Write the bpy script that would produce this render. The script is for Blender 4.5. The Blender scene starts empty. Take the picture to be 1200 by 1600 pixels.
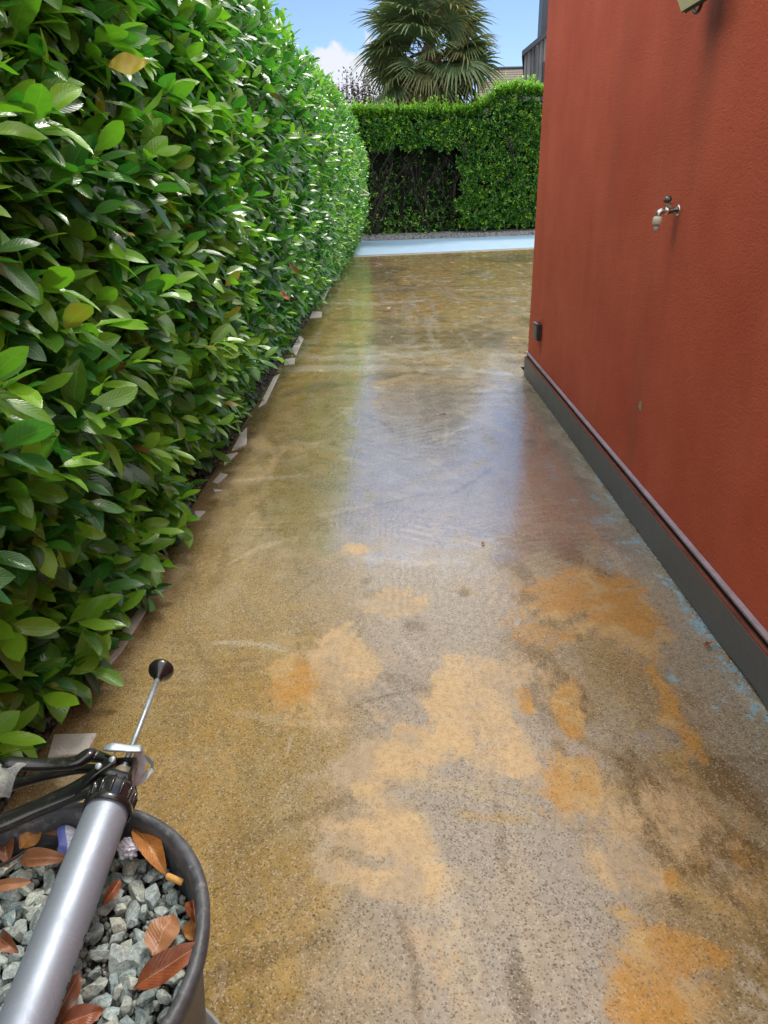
import bpy, bmesh, math, random
import numpy as np
from mathutils import Vector, Matrix
R = math.radians
rng = np.random.default_rng(7)
random.seed(7)
scene = bpy.context.scene
col = scene.collection

# ---------------- camera ----------------
cam_d = bpy.data.cameras.new('camera'); cam = bpy.data.objects.new('camera', cam_d); col.objects.link(cam)
cam_d.sensor_fit = 'VERTICAL'; cam_d.sensor_height = 36; cam_d.lens = 36*1110/1600
cam_d.clip_start = 0.02; cam_d.clip_end = 2000
RX = Vector((0.99967065, 0.00738251, -0.02457831))      # camera right
DN = Vector((-0.01932877, -0.41342082, -0.9103349))     # camera down
FW = Vector((-0.01688175, 0.91051014, -0.41314197))     # camera forward
cam.matrix_world = Matrix(((RX.x, -DN.x, -FW.x, 0), (RX.y, -DN.y, -FW.y, 0), (RX.z, -DN.z, -FW.z, 1.5), (0, 0, 0, 1)))
scene.camera = cam

# ---------------- sky, sun, exposure ----------------
SUN_EL, SUN_AZ = 58.0, 17.0          # azimuth measured from +Y towards +X
w = bpy.data.worlds.new('World'); scene.world = w; w.use_nodes = True
nt = w.node_tree; nt.nodes.clear()
out = nt.nodes.new('ShaderNodeOutputWorld'); bg = nt.nodes.new('ShaderNodeBackground')
sky = nt.nodes.new('ShaderNodeTexSky'); sky.sky_type = 'NISHITA'; sky.sun_disc = False
sky.sun_elevation = R(SUN_EL); sky.sun_rotation = R(SUN_AZ)
sky.air_density = 0.65; sky.dust_density = 0.15; sky.ozone_density = 2.4
bg.inputs['Strength'].default_value = 0.097
tc = nt.nodes.new('ShaderNodeTexCoord')
def wn(t, **k):
    n = nt.nodes.new(t)
    for a, b in k.items(): setattr(n, a, b)
    return n
# a cumulus bank low in the sky behind the plum tree, broken up by noise
mp = wn('ShaderNodeMapping'); mp.inputs['Location'].default_value = (0.055, 0, -0.105); mp.inputs['Rotation'].default_value = (0, 0, 0)
nt.links.new(tc.outputs['Generated'], mp.inputs['Vector'])
sc_ = wn('ShaderNodeVectorMath', operation='MULTIPLY'); sc_.inputs[1].default_value = (15.0, 0.0, 17.0)
nt.links.new(mp.outputs['Vector'], sc_.inputs[0])
ln_ = wn('ShaderNodeVectorMath', operation='LENGTH'); nt.links.new(sc_.outputs['Vector'], ln_.inputs[0])
nz = wn('ShaderNodeTexNoise'); nz.inputs['Scale'].default_value = 38; nz.inputs['Detail'].default_value = 8; nz.inputs['Roughness'].default_value = 0.55
nt.links.new(tc.outputs['Generated'], nz.inputs['Vector'])
m1 = wn('ShaderNodeMath', operation='MULTIPLY_ADD'); m1.inputs[1].default_value = 1.5; nt.links.new(nz.outputs['Fac'], m1.inputs[0]); nt.links.new(ln_.outputs['Value'], m1.inputs[2])
rp = wn('ShaderNodeMapRange'); rp.inputs['From Min'].default_value = 1.72; rp.inputs['From Max'].default_value = 1.5
rp.inputs['To Min'].default_value = 0; rp.inputs['To Max'].default_value = 0.9
nt.links.new(m1.outputs['Value'], rp.inputs['Value'])
mx = wn('ShaderNodeMix', data_type='RGBA'); mx.inputs['B'].default_value = (5.6, 5.7, 6.0, 1)
nt.links.new(rp.outputs['Result'], mx.inputs['Factor']); nt.links.new(sky.outputs['Color'], mx.inputs['A'])
# unseen cloud added overhead and behind for fill light, blue sky low in front
dt = wn('ShaderNodeVectorMath', operation='DOT_PRODUCT'); dt.inputs[1].default_value = (0.0, -0.5, 1.0); nt.links.new(tc.outputs['Generated'], dt.inputs[0])
nz2 = wn('ShaderNodeTexNoise'); nz2.inputs['Scale'].default_value = 2.6; nz2.inputs['Detail'].default_value = 7; nt.links.new(tc.outputs['Generated'], nz2.inputs['Vector'])
m2_ = wn('ShaderNodeMath', operation='MULTIPLY_ADD'); m2_.inputs[1].default_value = 1.1; nt.links.new(nz2.outputs['Fac'], m2_.inputs[0]); nt.links.new(dt.outputs['Value'], m2_.inputs[2])
rp2 = wn('ShaderNodeMapRange', interpolation_type='SMOOTHSTEP'); rp2.inputs['From Min'].default_value = 0.50; rp2.inputs['From Max'].default_value = 0.95
nt.links.new(m2_.outputs['Value'], rp2.inputs['Value'])
mx2 = wn('ShaderNodeMix', data_type='RGBA'); mx2.inputs['B'].default_value = (12.6, 12.2, 11.9, 1)
nt.links.new(rp2.outputs['Result'], mx2.inputs['Factor']); nt.links.new(mx.outputs['Result'], mx2.inputs['A']); nt.links.new(mx2.outputs['Result'], bg.inputs['Color']); nt.links.new(bg.outputs['Background'], out.inputs['Surface'])
sd = bpy.data.lights.new('sun', 'SUN'); sun = bpy.data.objects.new('sun', sd); col.objects.link(sun)
sd.energy = 1.5; sd.angle = R(10); sd.color = (1.0, 0.95, 0.86)
sv = Vector((math.sin(R(SUN_AZ))*math.cos(R(SUN_EL)), math.cos(R(SUN_AZ))*math.cos(R(SUN_EL)), math.sin(R(SUN_EL))))
sun.rotation_euler = sv.to_track_quat('Z', 'Y').to_euler()
sun.location = sv*50
vs = scene.view_settings; vs.view_transform = 'Standard'; vs.look = 'None'; vs.gamma = 1; vs.use_curve_mapping = False
vs.exposure = 0.75

# ---------------- helpers ----------------
def tag(o, label=None, cat=None, group=None, kind=None):
    if label: o['label'] = label
    if cat: o['category'] = cat
    if group: o['group'] = group
    if kind: o['kind'] = kind
    return o
def empty(name, loc, label=None, cat=None, group=None):
    o = bpy.data.objects.new(name, None); col.objects.link(o); o.location = loc; o.empty_display_size = 0.1
    return tag(o, label, cat, group)
def link(name, me, mat, parent=None, smooth=False):
    o = bpy.data.objects.new(name, me); col.objects.link(o)
    if mat and not me.materials: me.materials.append(mat)
    if parent is not None:
        o.parent = parent
        o.matrix_parent_inverse = Matrix.Translation(parent.location).inverted()   # geometry is written in world metres
    if smooth: me.shade_smooth()
    return o
def np_mesh(name, V, F, attrs=None, uv=None):
    """V (n,3); F list of (m,k) index arrays"""
    me = bpy.data.meshes.new(name)
    F = [np.asarray(f, dtype=np.int32) for f in (F if isinstance(F, list) else [F]) if len(f)]
    me.vertices.add(len(V)); me.vertices.foreach_set('co', np.asarray(V, dtype=np.float32).ravel())
    loops = np.concatenate([f.ravel() for f in F]); tot = np.concatenate([np.full(len(f), f.shape[1], dtype=np.int32) for f in F])
    start = np.concatenate([[0], np.cumsum(tot)[:-1]]).astype(np.int32)
    me.loops.add(len(loops)); me.loops.foreach_set('vertex_index', loops)
    me.polygons.add(len(tot)); me.polygons.foreach_set('loop_start', start)
    me.update(calc_edges=True); me.validate()
    if attrs:
        for k, a in attrs.items():
            a = np.asarray(a, dtype=np.float32)
            if a.ndim == 1:
                at = me.attributes.new(k, 'FLOAT', 'POINT'); at.data.foreach_set('value', a)
            else:
                at = me.attributes.new(k, 'FLOAT_COLOR', 'POINT'); at.data.foreach_set('color', a.ravel())
    if uv is not None:
        l = me.uv_layers.new(name='UVMap'); l.data.foreach_set('uv', np.asarray(uv, dtype=np.float32)[loops].ravel())
    return me
def bm_mesh(name, bm):
    me = bpy.data.meshes.new(name); bm.normal_update(); bm.to_mesh(me); bm.free(); return me
def box(bm, x0, x1, y0, y1, z0, z1):
    vs_ = [bm.verts.new(p) for p in ((x0,y0,z0),(x1,y0,z0),(x1,y1,z0),(x0,y1,z0),(x0,y0,z1),(x1,y0,z1),(x1,y1,z1),(x0,y1,z1))]
    for f in ((0,3,2,1),(4,5,6,7),(0,1,5,4),(1,2,6,5),(2,3,7,6),(3,0,4,7)): bm.faces.new([vs_[i] for i in f])
    return vs_
def box_obj(name, dims, mat, parent=None, bevel=0.0, rot=None):
    bm = bmesh.new(); box(bm, *dims)
    if bevel: bmesh.ops.bevel(bm, geom=bm.edges[:], offset=bevel, segments=2, profile=0.6, affect='EDGES')
    if rot is not None:
        c = Vector(((dims[0]+dims[1])/2, (dims[2]+dims[3])/2, (dims[4]+dims[5])/2))
        bmesh.ops.rotate(bm, cent=c, matrix=rot, verts=bm.verts[:])
    return link(name, bm_mesh(name, bm), mat, parent)
def catmull(P, n):
    P = [Vector(p) for p in P]; Q = [P[0]*2-P[1]] + P + [P[-1]*2-P[-2]]; o = []
    for i in range(1, len(Q)-2):
        for k in range(n):
            t = k/n; a, b, c, d = Q[i-1], Q[i], Q[i+1], Q[i+2]
            o.append(0.5*((2*b)+(c-a)*t+(2*a-5*b+4*c-d)*t*t+(3*b-a-3*c+d)*t**3))
    o.append(P[-1]); return o
def sweep(bm, P, rad, n=10, flat=None, up=Vector((0,0,1)), cap=True, power=2.0):
    """tube along P; rad = number or list; flat=(wide,high) factors gives a rounded bar"""
    P = [Vector(p) for p in P]; m = len(P); rings = []
    fw_, fh_ = flat or (1, 1)
    for i, p in enumerate(P):
        t = (P[min(i+1, m-1)]-P[max(i-1, 0)]).normalized()
        s = t.cross(up)
        if s.length < 1e-4: s = t.cross(Vector((1, 0, 0)))
        s.normalize(); u = s.cross(t).normalized()
        r = rad[min(len(rad)-1, int(round(i*(len(rad)-1)/(m-1))))] if isinstance(rad, (list, tuple)) else rad
        if isinstance(rad, (list, tuple)) and len(rad) > 1:
            q = i*(len(rad)-1)/(m-1); a = int(min(q, len(rad)-2)); r = rad[a]+(rad[a+1]-rad[a])*(q-a)
        ring = []
        for k in range(n):
            an = 2*math.pi*k/n; c_, s_ = math.cos(an), math.sin(an)
            e = 2/power
            ring.append(bm.verts.new(p+s*(abs(c_)**e*(1 if c_ > 0 else -1)*r*fw_)+u*(abs(s_)**e*(1 if s_ > 0 else -1)*r*fh_)))
        rings.append(ring)
    for a, b in zip(rings, rings[1:]):
        for k in range(n): bm.faces.new((a[k], a[(k+1) % n], b[(k+1) % n], b[k]))
    if cap:
        bm.faces.new(rings[0][::-1]); bm.faces.new(rings[-1])
def tube_obj(name, P, rad, mat, parent=None, n=10, flat=None, smooth_n=0, power=2.0, up=Vector((0,0,1))):
    bm = bmesh.new(); sweep(bm, catmull(P, smooth_n) if smooth_n else P, rad, n, flat, up=up, power=power)
    bmesh.ops.recalc_face_normals(bm, faces=bm.faces[:])
    o = link(name, bm_mesh(name, bm), mat, parent); 
    o.data.shade_smooth(); 
    return o
def lathe(bm, prof, c, n=64, axis=Vector((0,0,1)), wob=0.0):
    axis = Vector(axis).normalized(); s = axis.orthogonal().normalized(); u = axis.cross(s)
    rings = []
    for j, (r, h) in enumerate(prof):
        rings.append([bm.verts.new(Vector(c)+axis*h+(s*math.cos(2*math.pi*k/n)+u*math.sin(2*math.pi*k/n))*max(r, 1e-5)*(1+wob*math.sin(3*2*math.pi*k/n+1.0))) for k in range(n)])
    for a, b in zip(rings, rings[1:]):
        for k in range(n): bm.faces.new((a[k], a[(k+1) % n], b[(k+1) % n], b[k]))
    return rings
def lathe_obj(name, prof, c, mat, parent=None, n=64, axis=(0,0,1), smooth=True, wob=0.0):
    bm = bmesh.new(); lathe(bm, prof, c, n, axis, wob); bmesh.ops.recalc_face_normals(bm, faces=bm.faces[:])
    o = link(name, bm_mesh(name, bm), mat, parent)
    if smooth: o.data.shade_smooth()
    return o
def prism_obj(name, poly, z0, z1, mat, parent=None, bevel=0.0):
    bm = bmesh.new(); a = [bm.verts.new((x, y, z0)) for x, y in poly]; b = [bm.verts.new((x, y, z1)) for x, y in poly]
    n = len(poly); bm.faces.new(a[::-1]); bm.faces.new(b)
    for i in range(n): bm.faces.new((a[i], a[(i+1) % n], b[(i+1) % n], b[i]))
    bmesh.ops.recalc_face_normals(bm, faces=bm.faces[:])
    if bevel: bmesh.ops.bevel(bm, geom=bm.edges[:], offset=bevel, segments=1, affect='EDGES')
    return link(name, bm_mesh(name, bm), mat, parent)

# ---------------- materials ----------------
class M_:
    """small node-graph writer"""
    def __init__(s, name):
        s.m = bpy.data.materials.new(name); s.m.use_nodes = True; s.t = s.m.node_tree; s.t.nodes.clear()
        s.out = s.n('ShaderNodeOutputMaterial')
    def n(s, t, **k):
        x = s.t.nodes.new(t)
        for a, b in k.items(): setattr(x, a, b)
        return x
    def put(s, sock, v):
        if isinstance(v, bpy.types.NodeSocket): s.t.links.new(v, sock)
        elif isinstance(v, (tuple, list)) and len(v) == 3 and sock.type == 'RGBA': sock.default_value = (*v, 1)
        else: sock.default_value = v
    def geo(s, what='Object'): return s.n('ShaderNodeTexCoord').outputs[what]
    def scale(s, v, sc): x = s.n('ShaderNodeVectorMath', operation='MULTIPLY'); s.put(x.inputs[0], v); x.inputs[1].default_value = sc; return x.outputs[0]
    def noise(s, sc, det=4, ro=.55, vec=None, dist=0, o='Fac'):
        x = s.n('ShaderNodeTexNoise'); x.inputs['Scale'].default_value = sc; x.inputs['Detail'].default_value = det
        x.inputs['Roughness'].default_value = ro; x.inputs['Distortion'].default_value = dist
        s.put(x.inputs['Vector'], vec if vec is not None else s.geo()); return x.outputs[o]
    def vor(s, sc, vec=None, feature='F1', o='Distance'):
        x = s.n('ShaderNodeTexVoronoi', feature=feature); x.inputs['Scale'].default_value = sc
        s.put(x.inputs['Vector'], vec if vec is not None else s.geo()); return x.outputs[o]
    def rng(s, v, a, b, c=0., d=1., smooth=False):
        x = s.n('ShaderNodeMapRange'); x.interpolation_type = 'SMOOTHSTEP' if smooth else 'LINEAR'
        s.put(x.inputs['Value'], v)
        for k, q in zip(('From Min', 'From Max', 'To Min', 'To Max'), (a, b, c, d)): s.put(x.inputs[k], q)
        return x.outputs['Result']
    def math(s, op, a, b=0.): x = s.n('ShaderNodeMath', operation=op); s.put(x.inputs[0], a); s.put(x.inputs[1], b); return x.outputs[0]
    def mix(s, f, a, b, mode='MIX'):
        x = s.n('ShaderNodeMix', data_type='RGBA', blend_type=mode); s.put(x.inputs['Factor'], f); s.put(x.inputs['A'], a); s.put(x.inputs['B'], b); return x.outputs['Result']
    def ramp(s, f, st):
        x = s.n('ShaderNodeValToRGB'); s.put(x.inputs['Fac'], f); e = x.color_ramp.elements
        while len(e) > 1: e.remove(e[0])
        e[0].position = st[0][0]; e[0].color = (*st[0][1], 1)
        for p, c in st[1:]: q = e.new(p); q.color = (*c, 1)
        return x.outputs['Color']
    def attr(s, name, o='Fac'): x = s.n('ShaderNodeAttribute'); x.attribute_name = name; return x.outputs[o]
    def sep(s, v): x = s.n('ShaderNodeSeparateXYZ'); s.put(x.inputs[0], v); return x.outputs
    def sepc(s, v): x = s.n('ShaderNodeSeparateColor'); s.put(x.inputs[0], v); return x.outputs
    def bump(s, h, strength=.3, dist=.01, normal=None):
        x = s.n('ShaderNodeBump'); s.put(x.inputs['Strength'], strength); s.put(x.inputs['Distance'], dist); s.put(x.inputs['Height'], h)
        if normal is not None: s.put(x.inputs['Normal'], normal)
        return x.outputs['Normal']
    def bsdf(s, color, rough=.6, metal=0., normal=None, **k):
        x = s.n('ShaderNodeBsdfPrincipled'); s.put(x.inputs['Base Color'], color); s.put(x.inputs['Roughness'], rough); s.put(x.inputs['Metallic'], metal)
        if normal is not None: s.put(x.inputs['Normal'], normal)
        for a, b in k.items(): s.put(x.inputs[a.replace('_', ' ')], b)
        return x.outputs[0]
    def done(s, sh): s.t.links.new(sh, s.out.inputs['Surface']); return s.m
def simple(name, c, rough=.5, metal=0., var=.25, sc=60, bump=.15, bd=.001, dirt=None, **k):
    q = M_(name); n1 = q.noise(sc, 5); n2 = q.noise(sc*.15, 4)
    f = q.math('ADD', q.math('MULTIPLY', n1, .5), q.math('MULTIPLY', n2, .5))
    c2 = tuple(x*(1-var) for x in c); c3 = tuple(min(1, x*(1+var)) for x in c)
    cc = q.mix(q.rng(f, .35, .65), c2, c3)
    if dirt: cc = q.mix(q.rng(q.noise(sc*.6, 6, .7), .56, .68, 0, .8), cc, dirt)
    return q.done(q.bsdf(cc, q.rng(n2, .3, .7, rough*.8, min(1, rough*1.2)), metal, q.bump(n1, bump, bd), **k))

# ======================= GROUND =======================
def hash2(ix, iy, seed):
    n = (ix.astype(np.int64)*374761393+iy.astype(np.int64)*668265263+seed*1442695041) & 0x7fffffff
    n = ((n ^ (n >> 13))*1274126177) & 0x7fffffff
    return ((n ^ (n >> 16)) & 0xffff)/65535.
def vnoise(x, y, seed=0):
    ix, iy = np.floor(x), np.floor(y); fx, fy = x-ix, y-iy; fx = fx*fx*(3-2*fx); fy = fy*fy*(3-2*fy)
    a, b, c, d = hash2(ix, iy, seed), hash2(ix+1, iy, seed), hash2(ix, iy+1, seed), hash2(ix+1, iy+1, seed)
    return (a+(b-a)*fx)+((c+(d-c)*fx)-(a+(b-a)*fx))*fy
def fbm(x, y, sx, sy=None, oc=4, seed=0, ro=.55):
    sy = sy or sx; o = 0; a = 1; t = 0
    for i in range(oc):
        o = o+a*vnoise(x*sx+17.3*i, y*sy+9.1*i, seed+i); t += a; a *= ro; sx *= 2.03; sy *= 2.03
    return o/t
def sst(e0, e1, v): t = np.clip((v-e0)/(e1-e0), 0, 1); return t*t*(3-2*t)

TILES= [[(-1.06, 1.692), (-0.929, 1.695), (-0.929, 1.608), (-1.038, 1.597)], [(-1.033, 2.398), (-0.997, 2.421), (-1.001, 2.119), (-1.032, 1.955), (-1.061, 1.973)], [(-1.042, 3.352), (-0.988, 3.349), (-0.999, 3.271), (-1.035, 3.257)], [(-1.028, 3.898), (-0.979, 3.865), (-1.009, 3.728), (-1.043, 3.749)], [(-1.017, 3.653), (-0.957, 3.622), (-1.0, 3.606)], [(-1.067, 4.21), (-0.995, 4.253), (-1.036, 4.027)], [(-1.053, 4.619), (-1.036, 4.789), (-0.971, 4.413), (-1.044, 4.293)], [(-1.039, 5.288), (-1.064, 6.248), (-1.029, 6.365), (-1.004, 5.411)], [(-1.059, 6.979), (-0.97, 7.027), (-0.941, 6.742), (-1.037, 6.725)], [(-1.056, 7.405), (-1.064, 8.22), (-0.998, 8.021), (-0.978, 7.147)], [(-1.094, 9.999), (-0.955, 9.922), (-0.926, 9.493), (-1.074, 9.464)], [(-1.114, 11.396), (-1.147, 13.026), (-1.057, 12.737), (-1.033, 11.034)], [(-1.114, 13.798), (-1.17, 16.638), (-1.048, 16.039), (-1.02, 13.476)]]
PEACH= [(-0.085, 1.554, 0.11, 0.095, 1), (0.027, 1.629, 0.094, 0.08, 1), (0.154, 1.813, 0.065, 0.202, 0.9), (0.275, 1.89, 0.115, 0.148, 0.6), (0.277, 1.665, 0.096, 0.193, 0.35), (-0.038, 1.34, 0.062, 0.077, 0.8), (-0.154, 1.321, 0.075, 0.06, 0.8), (-0.092, 1.186, 0.115, 0.038, 0.9), (-0.015, 1.233, 0.071, 0.055, 0.6), (-0.016, 2.437, 0.127, 0.078, 0.9), (-0.239, 2.158, 0.058, 0.101, 0.7), (-0.176, 2.059, 0.101, 0.169, 0.45), (0.373, 1.558, 0.033, 0.087, 0.6), (-0.175, 2.873, 0.064, 0.05, 0.8), (0.552, 1.415, 0.05, 0.048, 0.4), (0.537, 1.2, 0.092, 0.07, 0.5), (0.684, 1.309, 0.144, 0.118, 0.35), (0.736, 1.13, 0.073, 0.097, 0.4), (-0.215, 1.821, 0.083, 0.157, 0.4), (0.829, 1.389, 0.083, 0.085, 0.3), (0.039, 1.015, 0.111, 0.086, 0.25), (-0.096, 0.908, 0.118, 0.05, 0.35)]
OCHRE= [(-0.333, 1.955, 0.091, 0.146, 0.9), (-0.355, 1.794, 0.061, 0.092, 0.5), (0.721, 2.487, 0.217, 0.16, 0.8), (0.833, 2.295, 0.107, 0.212, 0.9), (0.877, 2.099, 0.054, 0.1, 0.8), (0.539, 2.218, 0.117, 0.083, 0.6), (0.552, 1.774, 0.051, 0.15, 0.8), (0.407, 1.839, 0.033, 0.095, 0.8), (0.486, 1.461, 0.073, 0.077, 0.85), (0.849, 1.798, 0.036, 0.152, 0.8), (0.859, 1.64, 0.033, 0.08, 0.7), (0.61, 1.19, 0.068, 0.052, 0.8), (0.566, 0.982, 0.08, 0.069, 0.85), (0.479, 0.88, 0.075, 0.048, 0.7), (0.491, 1.069, 0.042, 0.027, 0.7), (0.725, 1.251, 0.062, 0.055, 0.4), (-0.617, 1.412, 0.122, 0.409, 0.35), (-0.292, 0.989, 0.083, 0.126, 0.3), (-0.64, 1.963, 0.22, 0.585, 0.15)]
GREY= [(0.022, 1.863, 0.142, 0.188, 0.9), (0.155, 2.127, 0.16, 0.237, 0.7), (0.127, 1.444, 0.104, 0.113, 0.7), (0.039, 1.423, 0.086, 0.077, 0.8), (0.189, 1.104, 0.159, 0.176, 0.75), (0.027, 1.059, 0.199, 0.121, 0.7), (0.009, 0.908, 0.233, 0.076, 0.55), (0.283, 0.984, 0.121, 0.153, 0.6), (0.772, 1.633, 0.078, 0.048, 0.9), (0.264, 3.291, 0.514, 2.769, 0.6), (0.812, 3.604, 0.241, 1.648, 0.75), (0.961, 3.108, 0.182, 0.737, 0.8), (1.06, 2.356, 0.145, 0.276, 0.6), (0.116, 5.147, 0.426, 1.845, 0.4), (-0.118, 1.471, 0.053, 0.116, 0.5), (0.727, 5.456, 0.394, 1.161, 0.4), (1.051, 1.921, 0.083, 0.168, 0.4)]
DARK= [(0.012, 1.398, 0.031, 0.03, 0.9), (0.235, 0.944, 0.024, 0.079, 0.6), (-0.05, 2.483, 0.078, 0.04, 0.8), (0.276, 2.527, 0.023, 0.041, 0.9), (0.242, 1.336, 0.008, 0.163, 0.4), (-0.138, 2.621, 0.022, 0.033, 0.7), (0.068, 2.274, 0.033, 0.043, 0.6), (0.354, 5.128, 0.141, 1.038, 0.35), (0.292, 1.94, 0.03, 0.034, 0.4), (-0.147, 2.175, 0.019, 0.204, 0.3)]
WHITE= [(0.692, 0.995, 0.068, 0.019, 0.6), (0.704, 0.902, 0.031, 0.05, 0.6), (0.803, 1.214, 0.045, 0.018, 0.3), (0.037, 6.92, 0.371, 0.346, 0.4), (0.775, 6.842, 0.363, 0.395, 0.4), (0.642, 2.153, 0.068, 0.032, 0.25), (0.256, 0.985, 0.01, 0.083, 0.3)]
BLUE= [(1.112, 1.732, 0.027, 0.052, 0.8), (1.119, 1.886, 0.015, 0.052, 0.6), (0.914, 1.938, 0.017, 0.031, 0.8), (1.07, 2.913, 0.046, 0.026, 0.5), (1.143, 1.989, 0.013, 0.028, 0.6), (1.055, 2.009, 0.03, 0.011, 0.3), (1.095, 3.252, 0.025, 0.023, 0.3), (1.023, 3.164, 0.061, 0.059, 0.3), (0.917, 2.584, 0.065, 0.016, 0.3)]
RED= [(-0.387, 17.352, 0.414, 0.649, 0.7), (-0.749, 17.133, 0.178, 0.475, 0.5)]


def blobs(lst, x, y, soft=.35, nz=None, hard=1.12):
    m = np.zeros_like(x)
    for cx, cy, rx, ry, s in lst:
        d = np.sqrt(((x-cx)/rx)**2+((y-cy)/ry)**2)
        m = np.maximum(m, s*(1-sst(hard-soft, hard+soft, d+nz)))
    return m
def lerp(a, b, m): return a+(np.asarray(b)-a)*m[:, None]
def paint_floor(x, y):
    """stains, worn patches, leftover coatings and some painted sheen of the slab, in metres on its surface"""
    wa = x+.06*(fbm(x, y, 5, seed=3)-.5)+.02*(fbm(x, y, 22, seed=5)-.5); wb = y+.1*(fbm(x, y, 5, seed=4)-.5)+.03*(fbm(x, y, 22, seed=6)-.5)
    ragged = .9*(fbm(x, y, 18, 14, 5, seed=9, ro=.65)-.5)+.5*(fbm(x+.2*y, y, 60, 25, 3, seed=10)-.5)
    c = np.empty((len(x), 3)); c[:] = (.345, .245, .080)
    n1 = fbm(x, y, 1.6, .9, 5, seed=20); n2 = fbm(x, y, 7, 5, 4, seed=21); st = fbm(x+.35*y, y, 30, 4, 3, seed=22)
    c = lerp(c, (.22, .155, .055), sst(.45, .7, n1)*.65)
    c = lerp(c, (.42, .34, .18), sst(.52, .72, n2)*.5)
    c = lerp(c, (.42, .27, .06), sst(.5, .7, fbm(x, y, 2.3, 1.2, 4, seed=24))*.5)
    c = lerp(c, (.20, .15, .07), sst(.5, .7, st)*.3)
    # grey worn concrete down the middle (colour lightened, painting in sky sheen) and along the wall
    mid = np.exp(-((x-.25-.05*np.sin(y*1.3))/.42)**2)*(1-sst(5.5, 8, y))*sst(.2, .8, y)
    c = lerp(c, (.43, .405, .365), sst(.2, .75, mid+.45*(fbm(x, y, 3, 1.5, 4, seed=30)-.5))*.8)
    wallb = sst(.72, .95, x+.25*(fbm(x, y, 2.5, 1.6, 4, seed=31)-.5))*(1-sst(6.5, 9, y))
    c = lerp(c, (.27, .245, .20), wallb*.72)
    g = blobs(GREY, wa, wb, .4, ragged*.8)
    c = lerp(c, (.35, .31, .27), g*.85)
    # golden brown again on the right of the sheen
    gb = sst(.42, .52, x)*(1-sst(.8, 1.0, x))*(1-sst(2.9, 3.4, y))
    c = lerp(c, (.31, .215, .08), gb*sst(.3, .6, fbm(x, y, 4, 3, 4, seed=33))*.75)
    wa2 = x+.16*(fbm(x, y, 4, seed=93)-.5)+.05*(fbm(x, y, 14, seed=95)-.5); wb2 = y+.2*(fbm(x, y, 4, seed=94)-.5)+.08*(fbm(x, y, 14, seed=96)-.5)
    c = lerp(c, (.15, .092, .028), sst(.3, .5, x)*(1-sst(.9, 1.05, x))*(1-sst(2.7, 3.2, y))*sst(.48, .64, fbm(x+.25*y, y, 6, 3, 5, seed=34, ro=.65))*.75)
    pe = np.maximum(blobs(PEACH, wa2, wb2, .5, ragged*.7), .42*blobs(PEACH, wa2, wb2, 1.0, ragged*.9, 1.7))
    pe = pe+.30*sst(.48, .66, fbm(x+.3*y, y, 5, 3, 5, seed=97, ro=.62))*sst(-.5, -.1, x)*(1-sst(2.2, 2.9, y))
    tr = .5+.5*np.sin((x*1.0+.18*y+.02*np.sin(y*14))*2*np.pi/.031)          # trowel ridges
    pe_c = np.empty((len(x), 3)); pe_c[:] = (.58, .42, .23)
    pe_c = lerp(pe_c, (.44, .35, .24), sst(.45, .7, fbm(x, y, 9, seed=40)))
    pe_c = lerp(pe_c, (.66, .50, .32), tr*sst(.4, .7, fbm(x, y, 6, seed=41))*.45)
    keep = sst(.28, .5, fbm(x+.2*y, y, 40, 16, 4, seed=42, ro=.7)+.25*pe)
    oc = np.maximum(blobs(OCHRE, wa2, wb2, .55, ragged*.7), .45*blobs(OCHRE, wa2, wb2, 1.0, ragged*.9, 1.8))
    oc = oc+.42*sst(.45, .66, fbm(x-.3*y, y, 4, 2.6, 5, seed=98, ro=.62))*sst(.3, .55, x)*(1-sst(.95, 1.05, x))*(1-sst(2.4, 3.0, y))
    oc_c = np.empty((len(x), 3)); oc_c[:] = (.52, .27, .055)
    oc_c = lerp(oc_c, (.56, .38, .16), sst(.45, .7, fbm(x, y, 10, seed=50)))
    arc = .5+.5*np.sin(np.hypot(x-1.5, y-1.2)*2*np.pi/.075+3*fbm(x, y, 5, seed=51))
    ok = sst(.3, .55, fbm(x, y, 35, 22, 4, seed=52, ro=.7)+.25*oc-.1*arc)
    ls = sst(.60, .7, fbm(x, y, 8, 3, 5, seed=55, ro=.62))*sst(.3, 1.0, 2.2-y)
    c = lerp(c, (.46, .38, .27), ls*.45)
    # far half: long light smears lying across the path
    far = sst(4.5, 7, y)
    s1 = sst(.52, .64, fbm(x+.1*y, y, 1.5, 1.3, 5, seed=60, ro=.62)); s2 = sst(.57, .66, fbm(x, y, 2.2, 1.0, 5, seed=61, ro=.65))
    c = lerp(c, (.48, .30, .075), far*.75)
    c = lerp(c, (.50, .35, .12), far*s1*.7); c = lerp(c, (.44, .37, .24), far*s2*.6); c = lerp(c, (.12, .075, .03), far*sst(.55, .66, fbm(x, y, 1.3, .9, 5, seed=63))*.6)
    c = lerp(c, (.50, .46, .38), sst(.66, .72, fbm(x, y, 9, .8, 3, seed=62))*far*.5)
    # brown reddish left margin under the hedge
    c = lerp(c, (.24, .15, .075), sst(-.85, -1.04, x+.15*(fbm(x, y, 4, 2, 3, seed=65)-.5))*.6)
    dk = blobs(DARK, wa, wb, .35, ragged*1.3); c = lerp(c, (.12, .085, .035), dk*.85)
    wh = blobs(WHITE, wa, wb, .4, ragged*1.6); c = lerp(c, (.62, .55, .45), wh*sst(.4, .6, fbm(x, y, 45, seed=70)))
    rd = blobs(RED, x, y, .4, ragged); c = lerp(c, (.32, .05, .03), rd*.8)
    bl = blobs(BLUE, wa, wb, .2, ragged*1.8); c = lerp(c, (.22, .45, .62), bl*sst(.42, .5, fbm(x, y, 40, seed=71)))
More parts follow.
